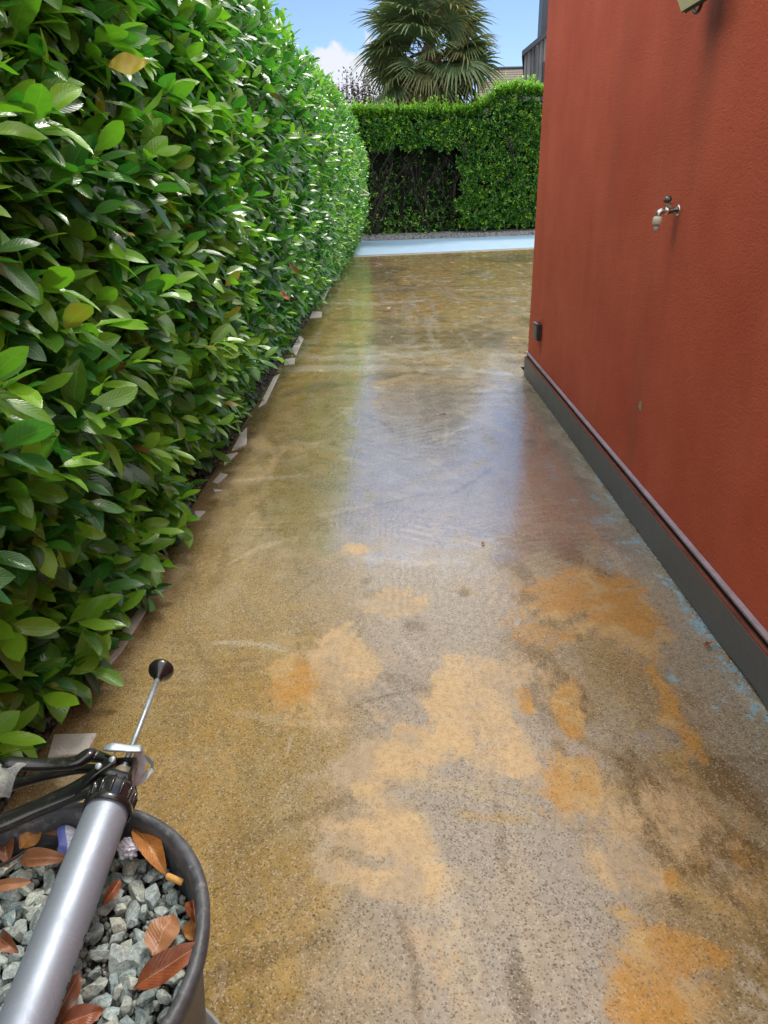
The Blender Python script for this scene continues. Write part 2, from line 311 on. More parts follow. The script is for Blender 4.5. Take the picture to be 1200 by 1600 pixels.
    edge = sst(1.06, 1.13, x+.04*(fbm(x, y, 14, seed=72)-.5))*(1-sst(6.0, 6.2, y))
    c = lerp(c, (.42, .42, .38), edge*sst(.5, .62, fbm(x, y, 25, 8, 4, seed=73))*.7)
    c = lerp(c, (.24, .46, .62), sst(1.07, 1.12, x)*(1-sst(2.2, 3.4, y))*sst(.60, .64, fbm(x, y, 26, 9, 5, seed=74)))
    c = lerp(c, (.27, .47, .60), sst(.80, 1.0, x)*(1-sst(4.0, 5.0, y))*sst(1.5, 1.8, y)*sst(.69, .72, fbm(x+.4*y, y, 24, 13, 4, seed=75)))
    # hairline scratches and scrape arcs
    for k in range(26):
        x0, y0 = rng.uniform(-.7, 1.0), rng.uniform(.9, 5.5); an = rng.uniform(-.5, .5)+(1.4 if k % 3 else 0.1); L = rng.uniform(.1, .45); cu = rng.uniform(-1.2, 1.2)
        dx, dy = x-x0, y-y0; u = dx*math.cos(an)+dy*math.sin(an); v = -dx*math.sin(an)+dy*math.cos(an)-cu*u*u
        m = np.exp(-(v/.006)**2)*(np.abs(u) < L/2)
        c = lerp(c, (.10, .075, .04) if k % 2 else (.6, .52, .4), m*.4)
    # trowel and squeegee ridges: families of curved parallel lines
    r2 = np.random.default_rng(21); ridge = np.zeros_like(x)
    for k in range(90):
        y0 = .9+r2.random()**1.3*8.5; x0 = r2.uniform(-.9, 1.0); an = r2.choice([.15, 1.35, -.5, .8])+r2.normal(0, .25); s1_ = r2.uniform(.10, .35)*(1+.12*y0); s2_ = s1_*r2.uniform(.3, .7); cu = r2.uniform(-1.5, 1.5)/(1+.2*y0); lam = r2.uniform(.030, .055)*(1+.12*y0)
        dx, dy = x-x0, y-y0; u = dx*math.cos(an)+dy*math.sin(an); v = -dx*math.sin(an)+dy*math.cos(an)-cu*u*u
        m = np.exp(-(u/s1_)**4-(v/s2_)**4); ridge = ridge+m*np.sin(2*np.pi*v/lam)*r2.uniform(.4, 1.)
    ridge = ridge*sst(.3, .6, fbm(x, y, 9, 6, 4, seed=85)); c = c*(1+.13*ridge)[:, None]
    # smeared residue strokes, pale and dark
    for k in range(170):
        farp = k >= 80
        y0 = r2.uniform(5.5, 18.3) if farp else .9+r2.random()**1.4*5.5; x0 = r2.uniform(-1.0, 1.0) if y0 < 6 else r2.uniform(-1.0, 3.2)
        an = r2.normal(0.1, .35) if farp else r2.uniform(0, 3.14); L = r2.uniform(.2, .9) if farp else r2.uniform(.08, .35); W = r2.uniform(.04, .16) if farp else r2.uniform(.008, .035); cu = r2.uniform(-.8, .8)/(L*3)
        dx, dy = x-x0, y-y0; sel = (np.abs(dx) < L*1.6) & (np.abs(dy) < L*1.6+.3)
        if not sel.any(): continue
        xs_, ys_ = x[sel], y[sel]; u = dx[sel]*math.cos(an)+dy[sel]*math.sin(an); v = -dx[sel]*math.sin(an)+dy[sel]*math.cos(an)-cu*u*u
        nzz = fbm(xs_, ys_, 30 if not farp else 9, 12 if not farp else 5, 4, seed=200+k)
        m = np.exp(-(u/L)**4-(v/W)**2); m = sst(.25, .7, m+1.1*(nzz-.5))*(r2.uniform(.25, .75) if farp else r2.uniform(.2, .5))
        cc_ = [(.52, .42, .26), (.60, .54, .42), (.15, .10, .04), (.50, .33, .10)][int(r2.integers(0, 4))]
        c[sel] = c[sel]+(np.array(cc_)-c[sel])*m[:, None]
    smooth = np.clip(pe*keep+.6*oc*ok+bl, 0, 1)
    wet = np.clip(.10+.95*sst(1.6, 3.4, y)*sst(.25, .62, .55+mid*.3+.3*far+.5*(fbm(x, y, 3.5, 1.4, 4, seed=80)-.5)), 0, 1)*(1-.4*smooth)
    comb = np.exp(-((x-.12)/.36)**2)*sst(2.1, 2.6, y)*(1-sst(4.2, 5.5, y))+.25*np.exp(-((x+.7)/.35)**2)*sst(2, 3, y)*(1-sst(6, 8, y))
    comb = comb*sst(.35, .6, fbm(x, y, 5, 2.5, 3, seed=81))*.55
    return c, smooth, wet, comb, ridge, pe*(.55+.45*keep), oc*(.55+.45*ok)-.12*arc*oc, pe_c, oc_c

def floor_mesh(name, xs, ys, z, poly_right=None):
    X, Y = np.meshgrid(xs, ys); x, y = X.ravel(), Y.ravel()
    c, sm, wet, comb, ridge, pe, oc, pc, occ = paint_floor(x, y); one = np.ones(len(x))
    zz = z+.004*(fbm(x, y, 1.2, .8, 3, seed=90)-.5)+.0015*(fbm(x, y, 9, 6, 3, seed=91)-.5)
    V = np.c_[x, y, zz]; nx, ny = len(xs), len(ys)
    i = np.arange((nx-1)*(ny-1)); r, q = i//(nx-1), i % (nx-1); a = r*nx+q
    F = np.c_[a, a+1, a+nx+1, a+nx]
    return np_mesh(name, V, F, {'paint': np.c_[c, np.ones(len(x))], 'smooth_coat': sm, 'wet': wet, 'comb': comb, 'ridge': ridge, 'peach': pe, 'ochre': oc, 'peach_colour': np.c_[pc, one], 'ochre_colour': np.c_[occ, one]})

q = M_('worn_wet_concrete')
P = q.geo('Object'); base = q.attr('paint', 'Color'); smo = q.attr('smooth_coat'); wet = q.attr('wet'); cmb = q.attr('comb')
PW = q.n('ShaderNodeVectorMath', operation='ADD'); q.put(PW.inputs[0], P); q.put(PW.inputs[1], q.scale(q.noise(170, 2, .5, P, o='Color'), (.006, .006, 0))); PW = PW.outputs[0]
g1 = q.vor(260, PW, o='Color'); g1s = q.sepc(g1)
d1 = q.vor(260, PW); fine = q.noise(480, 3, .6, P); mid = q.noise(42, 6, .68, P); big = q.noise(7, 6, .65, P)
dith = q.math('ADD', q.math('MULTIPLY', q.noise(34, 6, .72, q.scale(P, (1.5, .55, 1)), .8), .55), q.math('MULTIPLY', q.noise(260, 3, .7, P), .45)); dith = q.math('SUBTRACT', dith, .5)
pa = q.rng(q.math('ADD', q.attr('peach'), q.math('MULTIPLY', dith, 2.2)), .20, .78, 0, .92, True); oa = q.rng(q.math('ADD', q.attr('ochre'), q.math('MULTIPLY', dith, 2.4)), .18, .80, 0, .88, True)
base = q.mix(oa, base, q.attr('ochre_colour', 'Color')); base = q.mix(pa, base, q.attr('peach_colour', 'Color'))
grain_d = q.math('MULTIPLY', q.rng(g1s[0], .80, .88), q.rng(smo, 0, 1, .55, .2))
grain_l = q.math('MULTIPLY', q.rng(g1s[1], .82, .92), q.rng(smo, 0, 1, .42, .1))
cc = q.mix(q.rng(fine, .3, .7, .0, .55), base, q.mix(1, base, (.55, .52, .5), 'MULTIPLY'))
cc = q.mix(q.rng(mid, .45, .7, 0, .45), cc, q.mix(1, cc, (.62, .58, .5), 'MULTIPLY'))
cc = q.mix(q.rng(big, .5, .7, 0, .3), cc, q.mix(1, cc, (1.3, 1.22, 1.1), 'MULTIPLY'))
cc = q.mix(grain_d, cc, (.045, .038, .03)); cc = q.mix(grain_l, cc, (.56, .50, .40))
spk = q.vor(105, PW, o='Color'); spd = q.vor(105, PW); sp_ = q.math('MULTIPLY', q.rng(q.sepc(spk)[2], .84, .9), q.rng(spd, .34, q.rng(q.sepc(spk)[0], 0, 1, .05, .25))); cc = q.mix(q.math('MULTIPLY', sp_, q.rng(smo, 0, 1, .6, .2)), cc, (.05, .028, .02))
pit = q.rng(q.noise(130, 4, .7, P), .66, .72); cc = q.mix(q.math('MULTIPLY', pit, .7), cc, (.05, .04, .028))
wv = q.n('ShaderNodeTexWave', wave_type='BANDS', bands_direction='X'); q.put(wv.inputs['Vector'], P)
for k, v in (('Scale', 11.), ('Distortion', 6.), ('Detail', 3.), ('Detail Scale', 1.2), ('Detail Roughness', .6)): wv.inputs[k].default_value = v
cw = q.math('MULTIPLY', wv.outputs['Fac'], cmb)
cc = q.mix(q.math('MULTIPLY', cw, .35), cc, q.mix(1, cc, (.55, .52, .45), 'MULTIPLY'))
ro = q.math('ADD', q.rng(wet, 0, 1, .72, .24), q.rng(mid, .35, .7, -.07, .16))
ro = q.math('ADD', ro, q.rng(big, .4, .65, -.06, .12))
gh = q.math('ADD', q.math('MULTIPLY', d1, -.8), q.math('MULTIPLY', fine, .5))
nb = q.bump(gh, q.math('MULTIPLY', q.rng(smo, 0, 1, .9, .3), q.rng(wet, 0, 1, 1., .3)), .002)
nb = q.bump(q.math('ADD', mid, q.math('MULTIPLY', big, 2.)), .3, .003, nb)
cw = q.math('ADD', cw, q.math('MULTIPLY', q.attr('ridge'), .35)); nb = q.bump(cw, .6, .003, nb)
cnb = q.bump(q.math('ADD', q.math('MULTIPLY', mid, .5), q.math('ADD', big, q.math('MULTIPLY', cw, .5))), .26, .004)
MAT_floor = q.done(q.bsdf(cc, ro, 0, nb, Specular_IOR_Level=q.rng(wet, 0, 1, .2, .9), Coat_Weight=q.rng(q.math('ADD', wet, q.math('MULTIPLY', q.math('SUBTRACT', q.noise(5.5, 7, .7, q.scale(P, (1., .6, 1))), .5), 1.5)), .70, .96, 0., 1., True), Coat_Roughness=q.rng(q.noise(12, 6, .7, P), .35, .65, .035, .13), Coat_IOR=2.4, Coat_Normal=cnb))

ys = [.05]
while ys[-1] < 20.6: ys.append(ys[-1]+.0075*max(1.0, ys[-1]/1.25))
ys = np.array(ys)
def xgrid(a, b, s): return np.linspace(a, b, int((b-a)/s)+1)
YC = 6.157
near = ys[ys < YC+.3]; far_ = ys[ys >= YC+.2]
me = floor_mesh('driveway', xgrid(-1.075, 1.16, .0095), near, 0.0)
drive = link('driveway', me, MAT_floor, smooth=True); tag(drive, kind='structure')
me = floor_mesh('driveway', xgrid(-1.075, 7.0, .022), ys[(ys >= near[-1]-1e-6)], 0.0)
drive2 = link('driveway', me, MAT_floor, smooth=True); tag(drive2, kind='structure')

def gsheet(name, x0, x1, y0, y1, z, mat):
    me = np_mesh(name, np.array([(x0,y0,z),(x1,y0,z),(x1,y1,z),(x0,y1,z)]), np.array([[0,1,2,3]])); o = link(name, me, mat); tag(o, kind='structure'); return o
q = M_('bare_soil_and_grass'); n = q.noise(3, 8); MAT_soil = q.done(q.bsdf(q.ramp(n, [(.3, (.05, .038, .022)), (.55, (.09, .07, .04)), (.7, (.05, .08, .02))]), .95, 0, q.bump(n, .6, .03)))
gsheet('ground', -600, 600, -600, 900, -.05, MAT_soil)
q = M_('dark_grit'); n = q.vor(70, o='Color'); MAT_grit = q.done(q.bsdf(q.mix(q.sepc(n)[0], (.035, .033, .03), (.13, .125, .115)), .85, 0, q.bump(q.vor(70), .8, .012)))
gsheet('gravel_bed', -3.2, -1.07, -2, 24.5, -.022, MAT_grit)

# light blue coated strip in front of the rear hedge
q = M_('pale_blue_coating'); n = q.noise(5, 7, .6, q.scale(q.geo(), (.6, 2.5, 1)), 1.); n2 = q.noise(30, 5)
MAT_blue = q.done(q.bsdf(q.mix(q.rng(n, .4, .66), (.22, .36, .51), q.mix(q.rng(n2, .4, .7), (.31, .44, .58), (.26, .39, .53))), q.rng(n, .4, .7, .45, .7), 0, q.bump(n, .3, .01)))
blue = prism_obj('blue_coated_strip', [(-1.02, 18.745), (7.0, 20.63), (7.0, 25.35), (-1.04, 24.12)], -.04, .022, MAT_blue, bevel=.004); tag(blue, kind='structure')
MAT_dkjoint = simple('dark_joint', (.035, .033, .03), .8); MAT_lip = simple('pale_concrete_lip', (.42, .38, .30), .7, sc=20)
j = prism_obj('joint_strip', [(-1.02, 18.69), (7.0, 20.575), (7.0, 20.628), (-1.02, 18.743)], -.04, .012, MAT_dkjoint); tag(j, kind='structure')
j = prism_obj('concrete_lip', [(-1.04, 18.62), (7.0, 20.50), (7.0, 20.573), (-1.04, 18.688)], -.04, .009, MAT_lip); tag(j, kind='structure')
MAT_gravel = simple('rear_gravel', (.22, .22, .215), .85, var=.6, sc=25, bump=.8, bd=.02)
g = prism_obj('rear_gravel_bed', [(-1.5, 24.05), (-1.043, 24.12), (7.0, 25.36), (9, 25.7), (9, 28), (-1.5, 28)], -.045, .005, MAT_gravel); tag(g, kind='structure')
# loose gravel: too many to count
def pebbles(name, pts, rs, mat):
    t = (1+5**.5)/2; ico = np.array([(-1,t,0),(1,t,0),(-1,-t,0),(1,-t,0),(0,-1,t),(0,1,t),(0,-1,-t),(0,1,-t),(t,0,-1),(t,0,1),(-t,0,-1),(-t,0,1)])/1.9
    f = np.array([(0,11,5),(0,5,1),(0,1,7),(0,7,10),(0,10,11),(1,5,9),(5,11,4),(11,10,2),(10,7,6),(7,1,8),(3,9,4),(3,4,2),(3,2,6),(3,6,8),(3,8,9),(4,9,5),(2,4,11),(6,2,10),(8,6,7),(9,8,1)])
    n = len(pts); V = ico[None]*rs[:, None, None]*rng.uniform(.6, 1.15, (n, 12, 1)); V = V*rng.uniform(.6, 1.2, (n, 1, 3))
    a = rng.uniform(0, 6.28, n); ca, sa = np.cos(a)[:, None], np.sin(a)[:, None]
    V = np.stack([V[..., 0]*ca-V[..., 1]*sa, V[..., 0]*sa+V[..., 1]*ca, V[..., 2]], -1)+pts[:, None]
    F = (f[None]+12*np.arange(n)[:, None, None]).reshape(-1, 3)
    return link(name, np_mesh(name, V.reshape(-1, 3), F, {'rnd': np.repeat(rng.random(n), 12)}), mat)
def pebble_mat(name, a, b):
    q = M_(name); r = q.attr('rnd'); return q.done(q.bsdf(q.mix(r, a, b), .8, 0, q.bump(q.noise(90), .4, .003)))
MP1 = pebble_mat('dark_pebbles', (.05, .048, .042), (.24, .23, .21)); MP2 = pebble_mat('grey_pebbles', (.09, .10, .11), (.30, .32, .34))
n = 9000; yy = 1.2+rng.random(n)**1.7*22; pts = np.c_[-1.09-rng.random(n)**1.3*.4, yy, np.full(n, -.012)]
tag(pebbles('dark_gravel', pts, rng.uniform(.008, .016, n), MP1), 'dark wet gravel filling the gap between hedge foot and driveway edge', 'gravel', kind='stuff')
n = 9000; xx = rng.uniform(-1.3, 5.6, n); pts = np.c_[xx, 24.12+.154*(xx+1.04)+rng.uniform(0.02, 1.5, n), np.full(n, .015)]; pts[:, 2] += .10*np.clip(pts[:, 1]-(24.12+.154*(pts[:, 0]+1.04)), 0, 1.2)
n = 900; yy = 1.1+rng.random(n)**1.3*5.0; pts = np.c_[1.136-rng.random(n)**3*.03, yy, np.full(n, .0015)]
MP3 = pebble_mat('crumbled_mortar', (.10, .095, .085), (.50, .48, .43)); tag(pebbles('mortar_crumbs', pts, rng.uniform(.0015, .0042, n), MP3), 'crumbs of pale mortar and grit along the foot of the grey skirting', 'grit', kind='stuff')
n = 7000; xx = rng.uniform(-1.3, 5.6, n); pts = np.c_[xx, 24.12+.154*(xx+1.04)+rng.uniform(0.02, 1.5, n), np.full(n, .015)]; pts[:, 2] += .10*np.clip(pts[:, 1]-(24.12+.154*(pts[:, 0]+1.04)), 0, 1.2)
tag(pebbles('rear_gravel', pts, rng.uniform(.015, .03, n), MP2), 'pale grey gravel strip between blue strip and rear hedge', 'gravel', kind='stuff')

# pale stone edging pieces poking out between hedge and driveway
MAT_tile = simple('pale_edging_stone', (.58, .56, .52), .75, var=.15, sc=120, bump=.4, bd=.001, dirt=(.2, .17, .12))
TL = ['broad pale stone edging slab behind the caulking gun handle', 'long pale edging strip under the lowest hedge leaves, just beyond the gun knob', 'tiny pale edging chip nearest the camera side of the triangular ones', 'small four-sided edging chip just above the thin triangular sliver',
      'thin triangular edging sliver beside the tiny chip', 'small triangular pale edging piece below the large pointed one', 'large pointed triangular pale edging piece at mid hedge', 'long narrow edging sliver curving along the gravel gap',
      'short blunt edging block with a square end', 'slim edging strip just beyond the short blunt block', 'small wide edging piece about halfway to the blue strip', 'slender edging strip second from the blue strip', 'farthest thin edging strip close to the blue strip']
for t, lb in zip(TILES, TL):
    o = prism_obj('edging_stone', t, -.03, .0075, MAT_tile, bevel=.0015); tag(o, lb, 'edging stone', 'pale stone edging along the hedge')

# ======================= FOLIAGE =======================
def leaf_template(ts, ws, cols):
    V = []; 
    for t, w_ in zip(ts, ws):
        for s in cols: V.append((t, s*w_, abs(s)))
    nc = len(cols); F = []
    for r in range(len(ts)-1):
        for c in range(nc-1): a = r*nc+c; F.append((a, a+1, a+nc+1, a+nc))
    return np.array(V), np.array(F), np.array([(t, (s+1)/2) for t in ts for s in cols])
T_NEAR = leaf_template([0, .06, .22, .42, .62, .8, .93, 1], [.05, .12, .68, .97, 1, .78, .36, .02], [-1, -.5, 0, .5, 1])
T_MID = leaf_template([0, .2, .5, .8, 1], [.06, .7, 1, .75, .03], [-1, 0, 1])
T_FAR = leaf_template([0, .45, 1], [.15, 1, .05], [-1, 0, 1])
def norm(v): return v/np.maximum(np.linalg.norm(v, axis=-1, keepdims=True), 1e-9)
def leaves(T, p, d, nrm, L, W, young, bend=.18, fold=.28, wave=.0):
    tv, tf, tu = T; n = len(p)
    d = norm(d); s = norm(np.cross(d, nrm)); nn = np.cross(s, d)
    t, sw, ab = tv[:, 0], tv[:, 1], tv[:, 2]
    b = bend*rng.uniform(.1, 1.9, n); fo = fold*rng.uniform(.3, 1.4, n); tw = rng.normal(0, .22, n)
    ph = rng.uniform(0, 6.28, n)
    along = t[None]*L[:, None]
    side = sw[None]*W[:, None]
    up = -b[:, None]*(t[None]**2)*L[:, None]+fo[:, None]*np.abs(sw)[None]*W[:, None]+tw[:, None]*t[None]*side
    if wave: up = up+wave*W[:, None]*np.sin(ph[:, None]+t[None]*9)*np.abs(sw)[None]
    bow = rng.normal(0, .06, n)[:, None]*np.sin(t*3.14)[None]*L[:, None]
    V = p[:, None]+d[:, None]*along[..., None]+s[:, None]*(side+bow)[..., None]+nn[:, None]*up[..., None]
    k = len(t); F = (tf[None]+k*np.arange(n)[:, None, None]).reshape(-1, 4)
    r = rng.random(n)
    A = np.zeros((n, k, 4)); A[..., 0] = r[:, None]; A[..., 1] = young[:, None]; A[..., 2] = rng.random(n)[:, None]; A[..., 3] = 1
    return V.reshape(-1, 3), F, A.reshape(-1, 4), np.tile(tu, (n, 1))
def shoots(base, out, T, nl, Ls, stem_len, young_p, wfac=.2, lift=.35, hang=.0, tipyoung=.5, wave=.0, bend=.18):
    """leafy shoots: a stem out of the hedge with leaves spiralling round it"""
    n = len(base); sd_ = norm(out+np.array([0, 0, lift])+rng.normal(0, .32, (n, 3)))
    sl = stem_len*rng.uniform(.6, 1.3, n)
    k = np.arange(nl)
    f = .12+.88*(k/(nl-1))
    p = base[:, None]+sd_[:, None]*(sl[:, None]*f[None])[..., None]
    a1 = norm(np.cross(sd_, rng.normal(0, 1, (n, 3)))); a2 = np.cross(sd_, a1)
    an = k[None]*2.4+rng.uniform(0, 6.28, n)[:, None]
    rad = a1[:, None]*np.cos(an)[..., None]+a2[:, None]*np.sin(an)[..., None]
    fw_ = .25+.75*f[None, :, None]**2
    d = norm(rad*.85+sd_[:, None]*fw_+out[:, None]*.35+rng.normal(0, .15, p.shape)+np.array([0, 0, -hang]))
    nr = norm(np.array([0, 0, 1.0])+out[:, None]*.8+rng.normal(0, .33, p.shape))
    yg = (rng.random(n) < young_p)
    young = np.clip(yg[:, None]*(.35+.65*f[None]**1.5)*rng.uniform(.5, 1, (n, nl))+(f[None] > .93)*rng.random((n, nl))*tipyoung*.5, 0, 1)
    L = rng.uniform(Ls[0], Ls[1], (n, nl))*(1-.25*f[None]**4)
    m = p.shape[0]*nl
    return leaves(T, p.reshape(m, 3), d.reshape(m, 3), nr.reshape(m, 3), L.ravel(), L.ravel()*wfac*rng.uniform(.85, 1.15, m), young.ravel(), wave=wave, bend=bend)
def join(sets):
    V, F, A, U = [], [], [], []; o = 0
    for v, f, a, u in sets: V.append(v); F.append(f+o); A.append(a); U.append(u); o += len(v)
    return np.concatenate(V), np.concatenate(F), np.concatenate(A), np.concatenate(U)
def foliage_obj(name, sets, mat, parent):
    V, F, A, U = join(sets); me = np_mesh(name, V, F, {'lv': A}, U); return link(name, me, mat, parent, smooth=True)

def leaf_mat(name, dark, mid_, light, young, rough=.27, trans=.28, veins=True, coat=.0):
    q = M_(name); a = q.sepc(q.attr('lv', 'Color')); uv = q.sep(q.n('ShaderNodeUVMap').outputs[0])
    c = q.ramp(a[0], [(0, dark), (.5, mid_), (1, light)]); c = q.mix(q.math('MULTIPLY', a[1], .9), c, young)
    v = q.math('ABSOLUTE', q.math('SUBTRACT', uv[1], .5))
    n = q.noise(45, 4)
    c = q.mix(q.rng(n, .45, .75, 0, .3), c, q.mix(1, c, (.6, .65, .5), 'MULTIPLY'))
    old = q.rng(a[2], .990, .994); c = q.mix(q.math('MULTIPLY', old, q.rng(q.noise(22, 4), .35, .6, .3, 1.)), c, (.34, .20, .035)); brn = q.rng(a[2], .997, .998); c = q.mix(brn, c, (.16, .065, .022))
    if veins:
        ribm = q.rng(v, .02, .0, 0, .55); c = q.mix(ribm, c, q.mix(1, young, (1.0, 1.05, 1.4), 'MULTIPLY'))
        ph = q.math('ADD', q.math('MULTIPLY', uv[0], 62.), q.math('MULTIPLY', v, -34.)); sw = q.math('SINE', ph)
        c = q.mix(q.rng(sw, .8, 1., 0, .16), c, young)
        h = q.math('ADD', q.math('MULTIPLY', sw, .25), q.rng(v, .0, .06, -.8, 0))
        nb = q.bump(q.math('ADD', h, q.math('MULTIPLY', q.noise(70, 3), .8)), .32, .0014)
        sp = q.rng(q.noise(160, 2, .5), .73, .76); c = q.mix(q.math('MULTIPLY', sp, .6), c, (.16, .10, .03))
    else: nb = q.bump(n, .3, .003)
    g = q.n('ShaderNodeNewGeometry'); back = g.outputs['Backfacing']
    c = q.mix(q.math('MULTIPLY', back, .6), c, q.mix(1, c, (1.35, 1.3, 1.6), 'MULTIPLY'))
    b = q.bsdf(c, q.math('ADD', q.rng(a[2], 0, 1, rough-.08, rough+.12), q.math('MULTIPLY', back, .25)), 0, nb, Specular_IOR_Level=.68)
    t = q.n('ShaderNodeBsdfTranslucent'); q.put(t.inputs['Color'], q.mix(1, c, (1.1, 1.75, .5), 'MULTIPLY')); q.put(t.inputs['Normal'], nb)
    ms = q.n('ShaderNodeMixShader'); ms.inputs[0].default_value = trans; q.put(ms.inputs[1], b); q.put(ms.inputs[2], t.outputs[0])
    return q.done(ms.outputs[0])
MAT_laurel = leaf_mat('laurel_leaf', (.014, .076, .023), (.034, .160, .034), (.085, .27, .045), (.27, .50, .038))
MAT_rear = leaf_mat('rear_laurel_leaf', (.018, .075, .016), (.040, .15, .024), (.08, .23, .03), (.32, .56, .04), veins=False)
MAT_bark = simple('hedge_bark', (.035, .026, .019), .85, var=.5, sc=40, bump=.6, bd=.006)
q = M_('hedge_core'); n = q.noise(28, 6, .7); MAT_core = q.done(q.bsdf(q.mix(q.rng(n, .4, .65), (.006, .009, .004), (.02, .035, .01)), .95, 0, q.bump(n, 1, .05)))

# ---- long laurel hedge on the left ----
lh = empty('laurel_hedge', (-1.5, 11, 0), 'tall clipped laurel hedge with big glossy leaves running the length of the driveway', 'hedge')
def left_face(y, z):
    f = -1.10+.17*sst(.1, 1.1, z)+.008*np.clip(y-3, 0, 16)-.13*(1-sst(.05, .5, z))*sst(2.7, 3.6, y)*(1-.5*sst(9, 14, y))-.55*sst(2.25, 2.95, z)**2
    return f+.16*(fbm(y, z, 1.7, 1.9, 3, seed=101)-.5)+.13*(fbm(y, z, 5, 5.5, 2, seed=102)-.5)
def left_shoots(n, y0, y1, T, nl, Ls, sl, yp, z0=.06, z1=2.85, inset=.14, **k):
    y = rng.uniform(y0, y1, n); z = rng.uniform(z0, z1, n)+.0*y
    x = left_face(y, z)-inset*rng.uniform(.3, 1.5, n)
    o = norm(np.c_[np.ones(n), rng.normal(-.12, .28, n), .25*sst(2.1, 2.9, z)*3])
    return shoots(np.c_[x, y, z], o, T, nl, Ls, sl, yp, **k)
sets = [left_shoots(2100, .45, 4.6, T_NEAR, 7, (.105, .172), .16, .50, lift=.25, hang=.12, wave=.10),
        left_shoots(900, .45, 4.6, T_MID, 6, (.12, .17), .13, .1, inset=.36, lift=.2, hang=.1),
        left_shoots(120, .6, 4.6, T_NEAR, 7, (.11, .16), .2, .85, inset=.03, lift=.55, hang=.0, wave=.1),
        left_shoots(4300, 4.6, 23.6, T_MID, 6, (.115, .165), .15, .17, lift=.25, hang=.1),
        left_shoots(260, 4.6, 23.6, T_MID, 6, (.09, .14), .2, .8, inset=.02, lift=.6, hang=0.),
        left_shoots(300, -1.6, .45, T_MID, 6, (.10, .15), .15, .2)]
n = 2300; y = rng.uniform(-1, 24, n); x = rng.uniform(-2.0, -.95, n)       # top
tp = np.c_[x, y, 2.78+.14*(fbm(x, y, 1.5, 1.2, 3, seed=110)-.5)+rng.uniform(-.1, .04, n)+.3*sst(8, 18, y)]
sets.append(shoots(tp, np.tile([.25, 0, .9], (n, 1)), T_MID, 6, (.09, .14), .19, .6, lift=.5))
foliage_obj('foliage', sets, MAT_laurel, lh)
def stems(n, y0, y1):                      # green-brown twigs carrying the leaves
    y = rng.uniform(y0, y1, n); z = rng.uniform(.1, 2.8, n); x0 = left_face(y, z)-.35
    P0 = np.c_[x0, y, z]; P2 = P0+np.c_[rng.uniform(.28, .47, n), rng.normal(0, .10, n), rng.uniform(-.02, .24, n)]; P1 = (P0+P2)/2+rng.normal(0, .02, (n, 3))
    V = []; a = np.array([[0, 0, 1], [0, .87, -.5], [0, -.87, -.5]])
    for P_, r in ((P0, .0042), (P1, .0032), (P2, .0016)): V.append(P_[:, None]+a[None]*r)
    V = np.stack(V, 1).reshape(-1, 3); f = np.array([(r*3+k, r*3+(k+1) % 3, r*3+3+(k+1) % 3, r*3+3+k) for r in range(2) for k in range(3)])
    return V, (f[None]+9*np.arange(n)[:, None, None]).reshape(-1, 4)
V_, F_ = stems(1500, .5, 6.0); link('twigs', np_mesh('twigs', V_, F_), simple('green_brown_twig', (.10, .11, .045), .7, var=.4), lh, smooth=True)
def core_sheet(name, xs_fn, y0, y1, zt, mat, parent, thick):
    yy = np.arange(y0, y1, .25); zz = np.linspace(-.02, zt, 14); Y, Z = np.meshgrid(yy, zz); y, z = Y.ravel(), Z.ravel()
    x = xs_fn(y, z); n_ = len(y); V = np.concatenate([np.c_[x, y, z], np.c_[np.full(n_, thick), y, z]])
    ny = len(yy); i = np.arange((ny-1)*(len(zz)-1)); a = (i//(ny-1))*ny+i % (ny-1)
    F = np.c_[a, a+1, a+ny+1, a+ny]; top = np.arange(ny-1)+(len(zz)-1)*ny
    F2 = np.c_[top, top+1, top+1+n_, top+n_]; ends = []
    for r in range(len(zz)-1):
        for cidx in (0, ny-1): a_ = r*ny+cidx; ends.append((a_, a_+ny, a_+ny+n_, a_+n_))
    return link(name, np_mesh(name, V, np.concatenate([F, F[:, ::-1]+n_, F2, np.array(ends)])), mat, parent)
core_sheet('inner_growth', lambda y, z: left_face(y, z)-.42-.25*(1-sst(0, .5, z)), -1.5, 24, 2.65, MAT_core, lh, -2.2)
def branchy(rs, p, d, L, r, depth, out_, mat=None, gnarl=.25):
    pts = [Vector(p)]; d = Vector(d).normalized(); k = 6
    for i in range(k):
        d = (d+Vector((rs.uniform(-gnarl, gnarl), rs.uniform(-gnarl, gnarl), rs.uniform(-gnarl*.4, gnarl*.5)))).normalized(); pts.append(pts[-1]+d*L/k)
    sweep(out_, pts, [r, r*.85, r*.62], 7)
    if depth > 0:
        for i in range(rs.randint(2, 3)):
            s = pts[rs.randint(2, k)]; nd = (d+Vector((rs.uniform(-.9, .9), rs.uniform(-.7, .7), rs.uniform(0, .7)))).normalized()
            branchy(rs, s, nd, L*rs.uniform(.5, .75), r*.55, depth-1, out_, gnarl=gnarl)
rs = random.Random(3)
for k in range(24):
    bm = bmesh.new(); y = .6+k*.98+rs.uniform(-.2, .2)
    branchy(rs, (-1.42+rs.uniform(-.06, .06), y, -.05), (rs.uniform(-.35, -.1), rs.uniform(-.3, .3), 1), 1.1, .028, 1, bm, gnarl=.12)
    link('trunk', bm_mesh('trunk', bm), MAT_bark, lh, smooth=True)
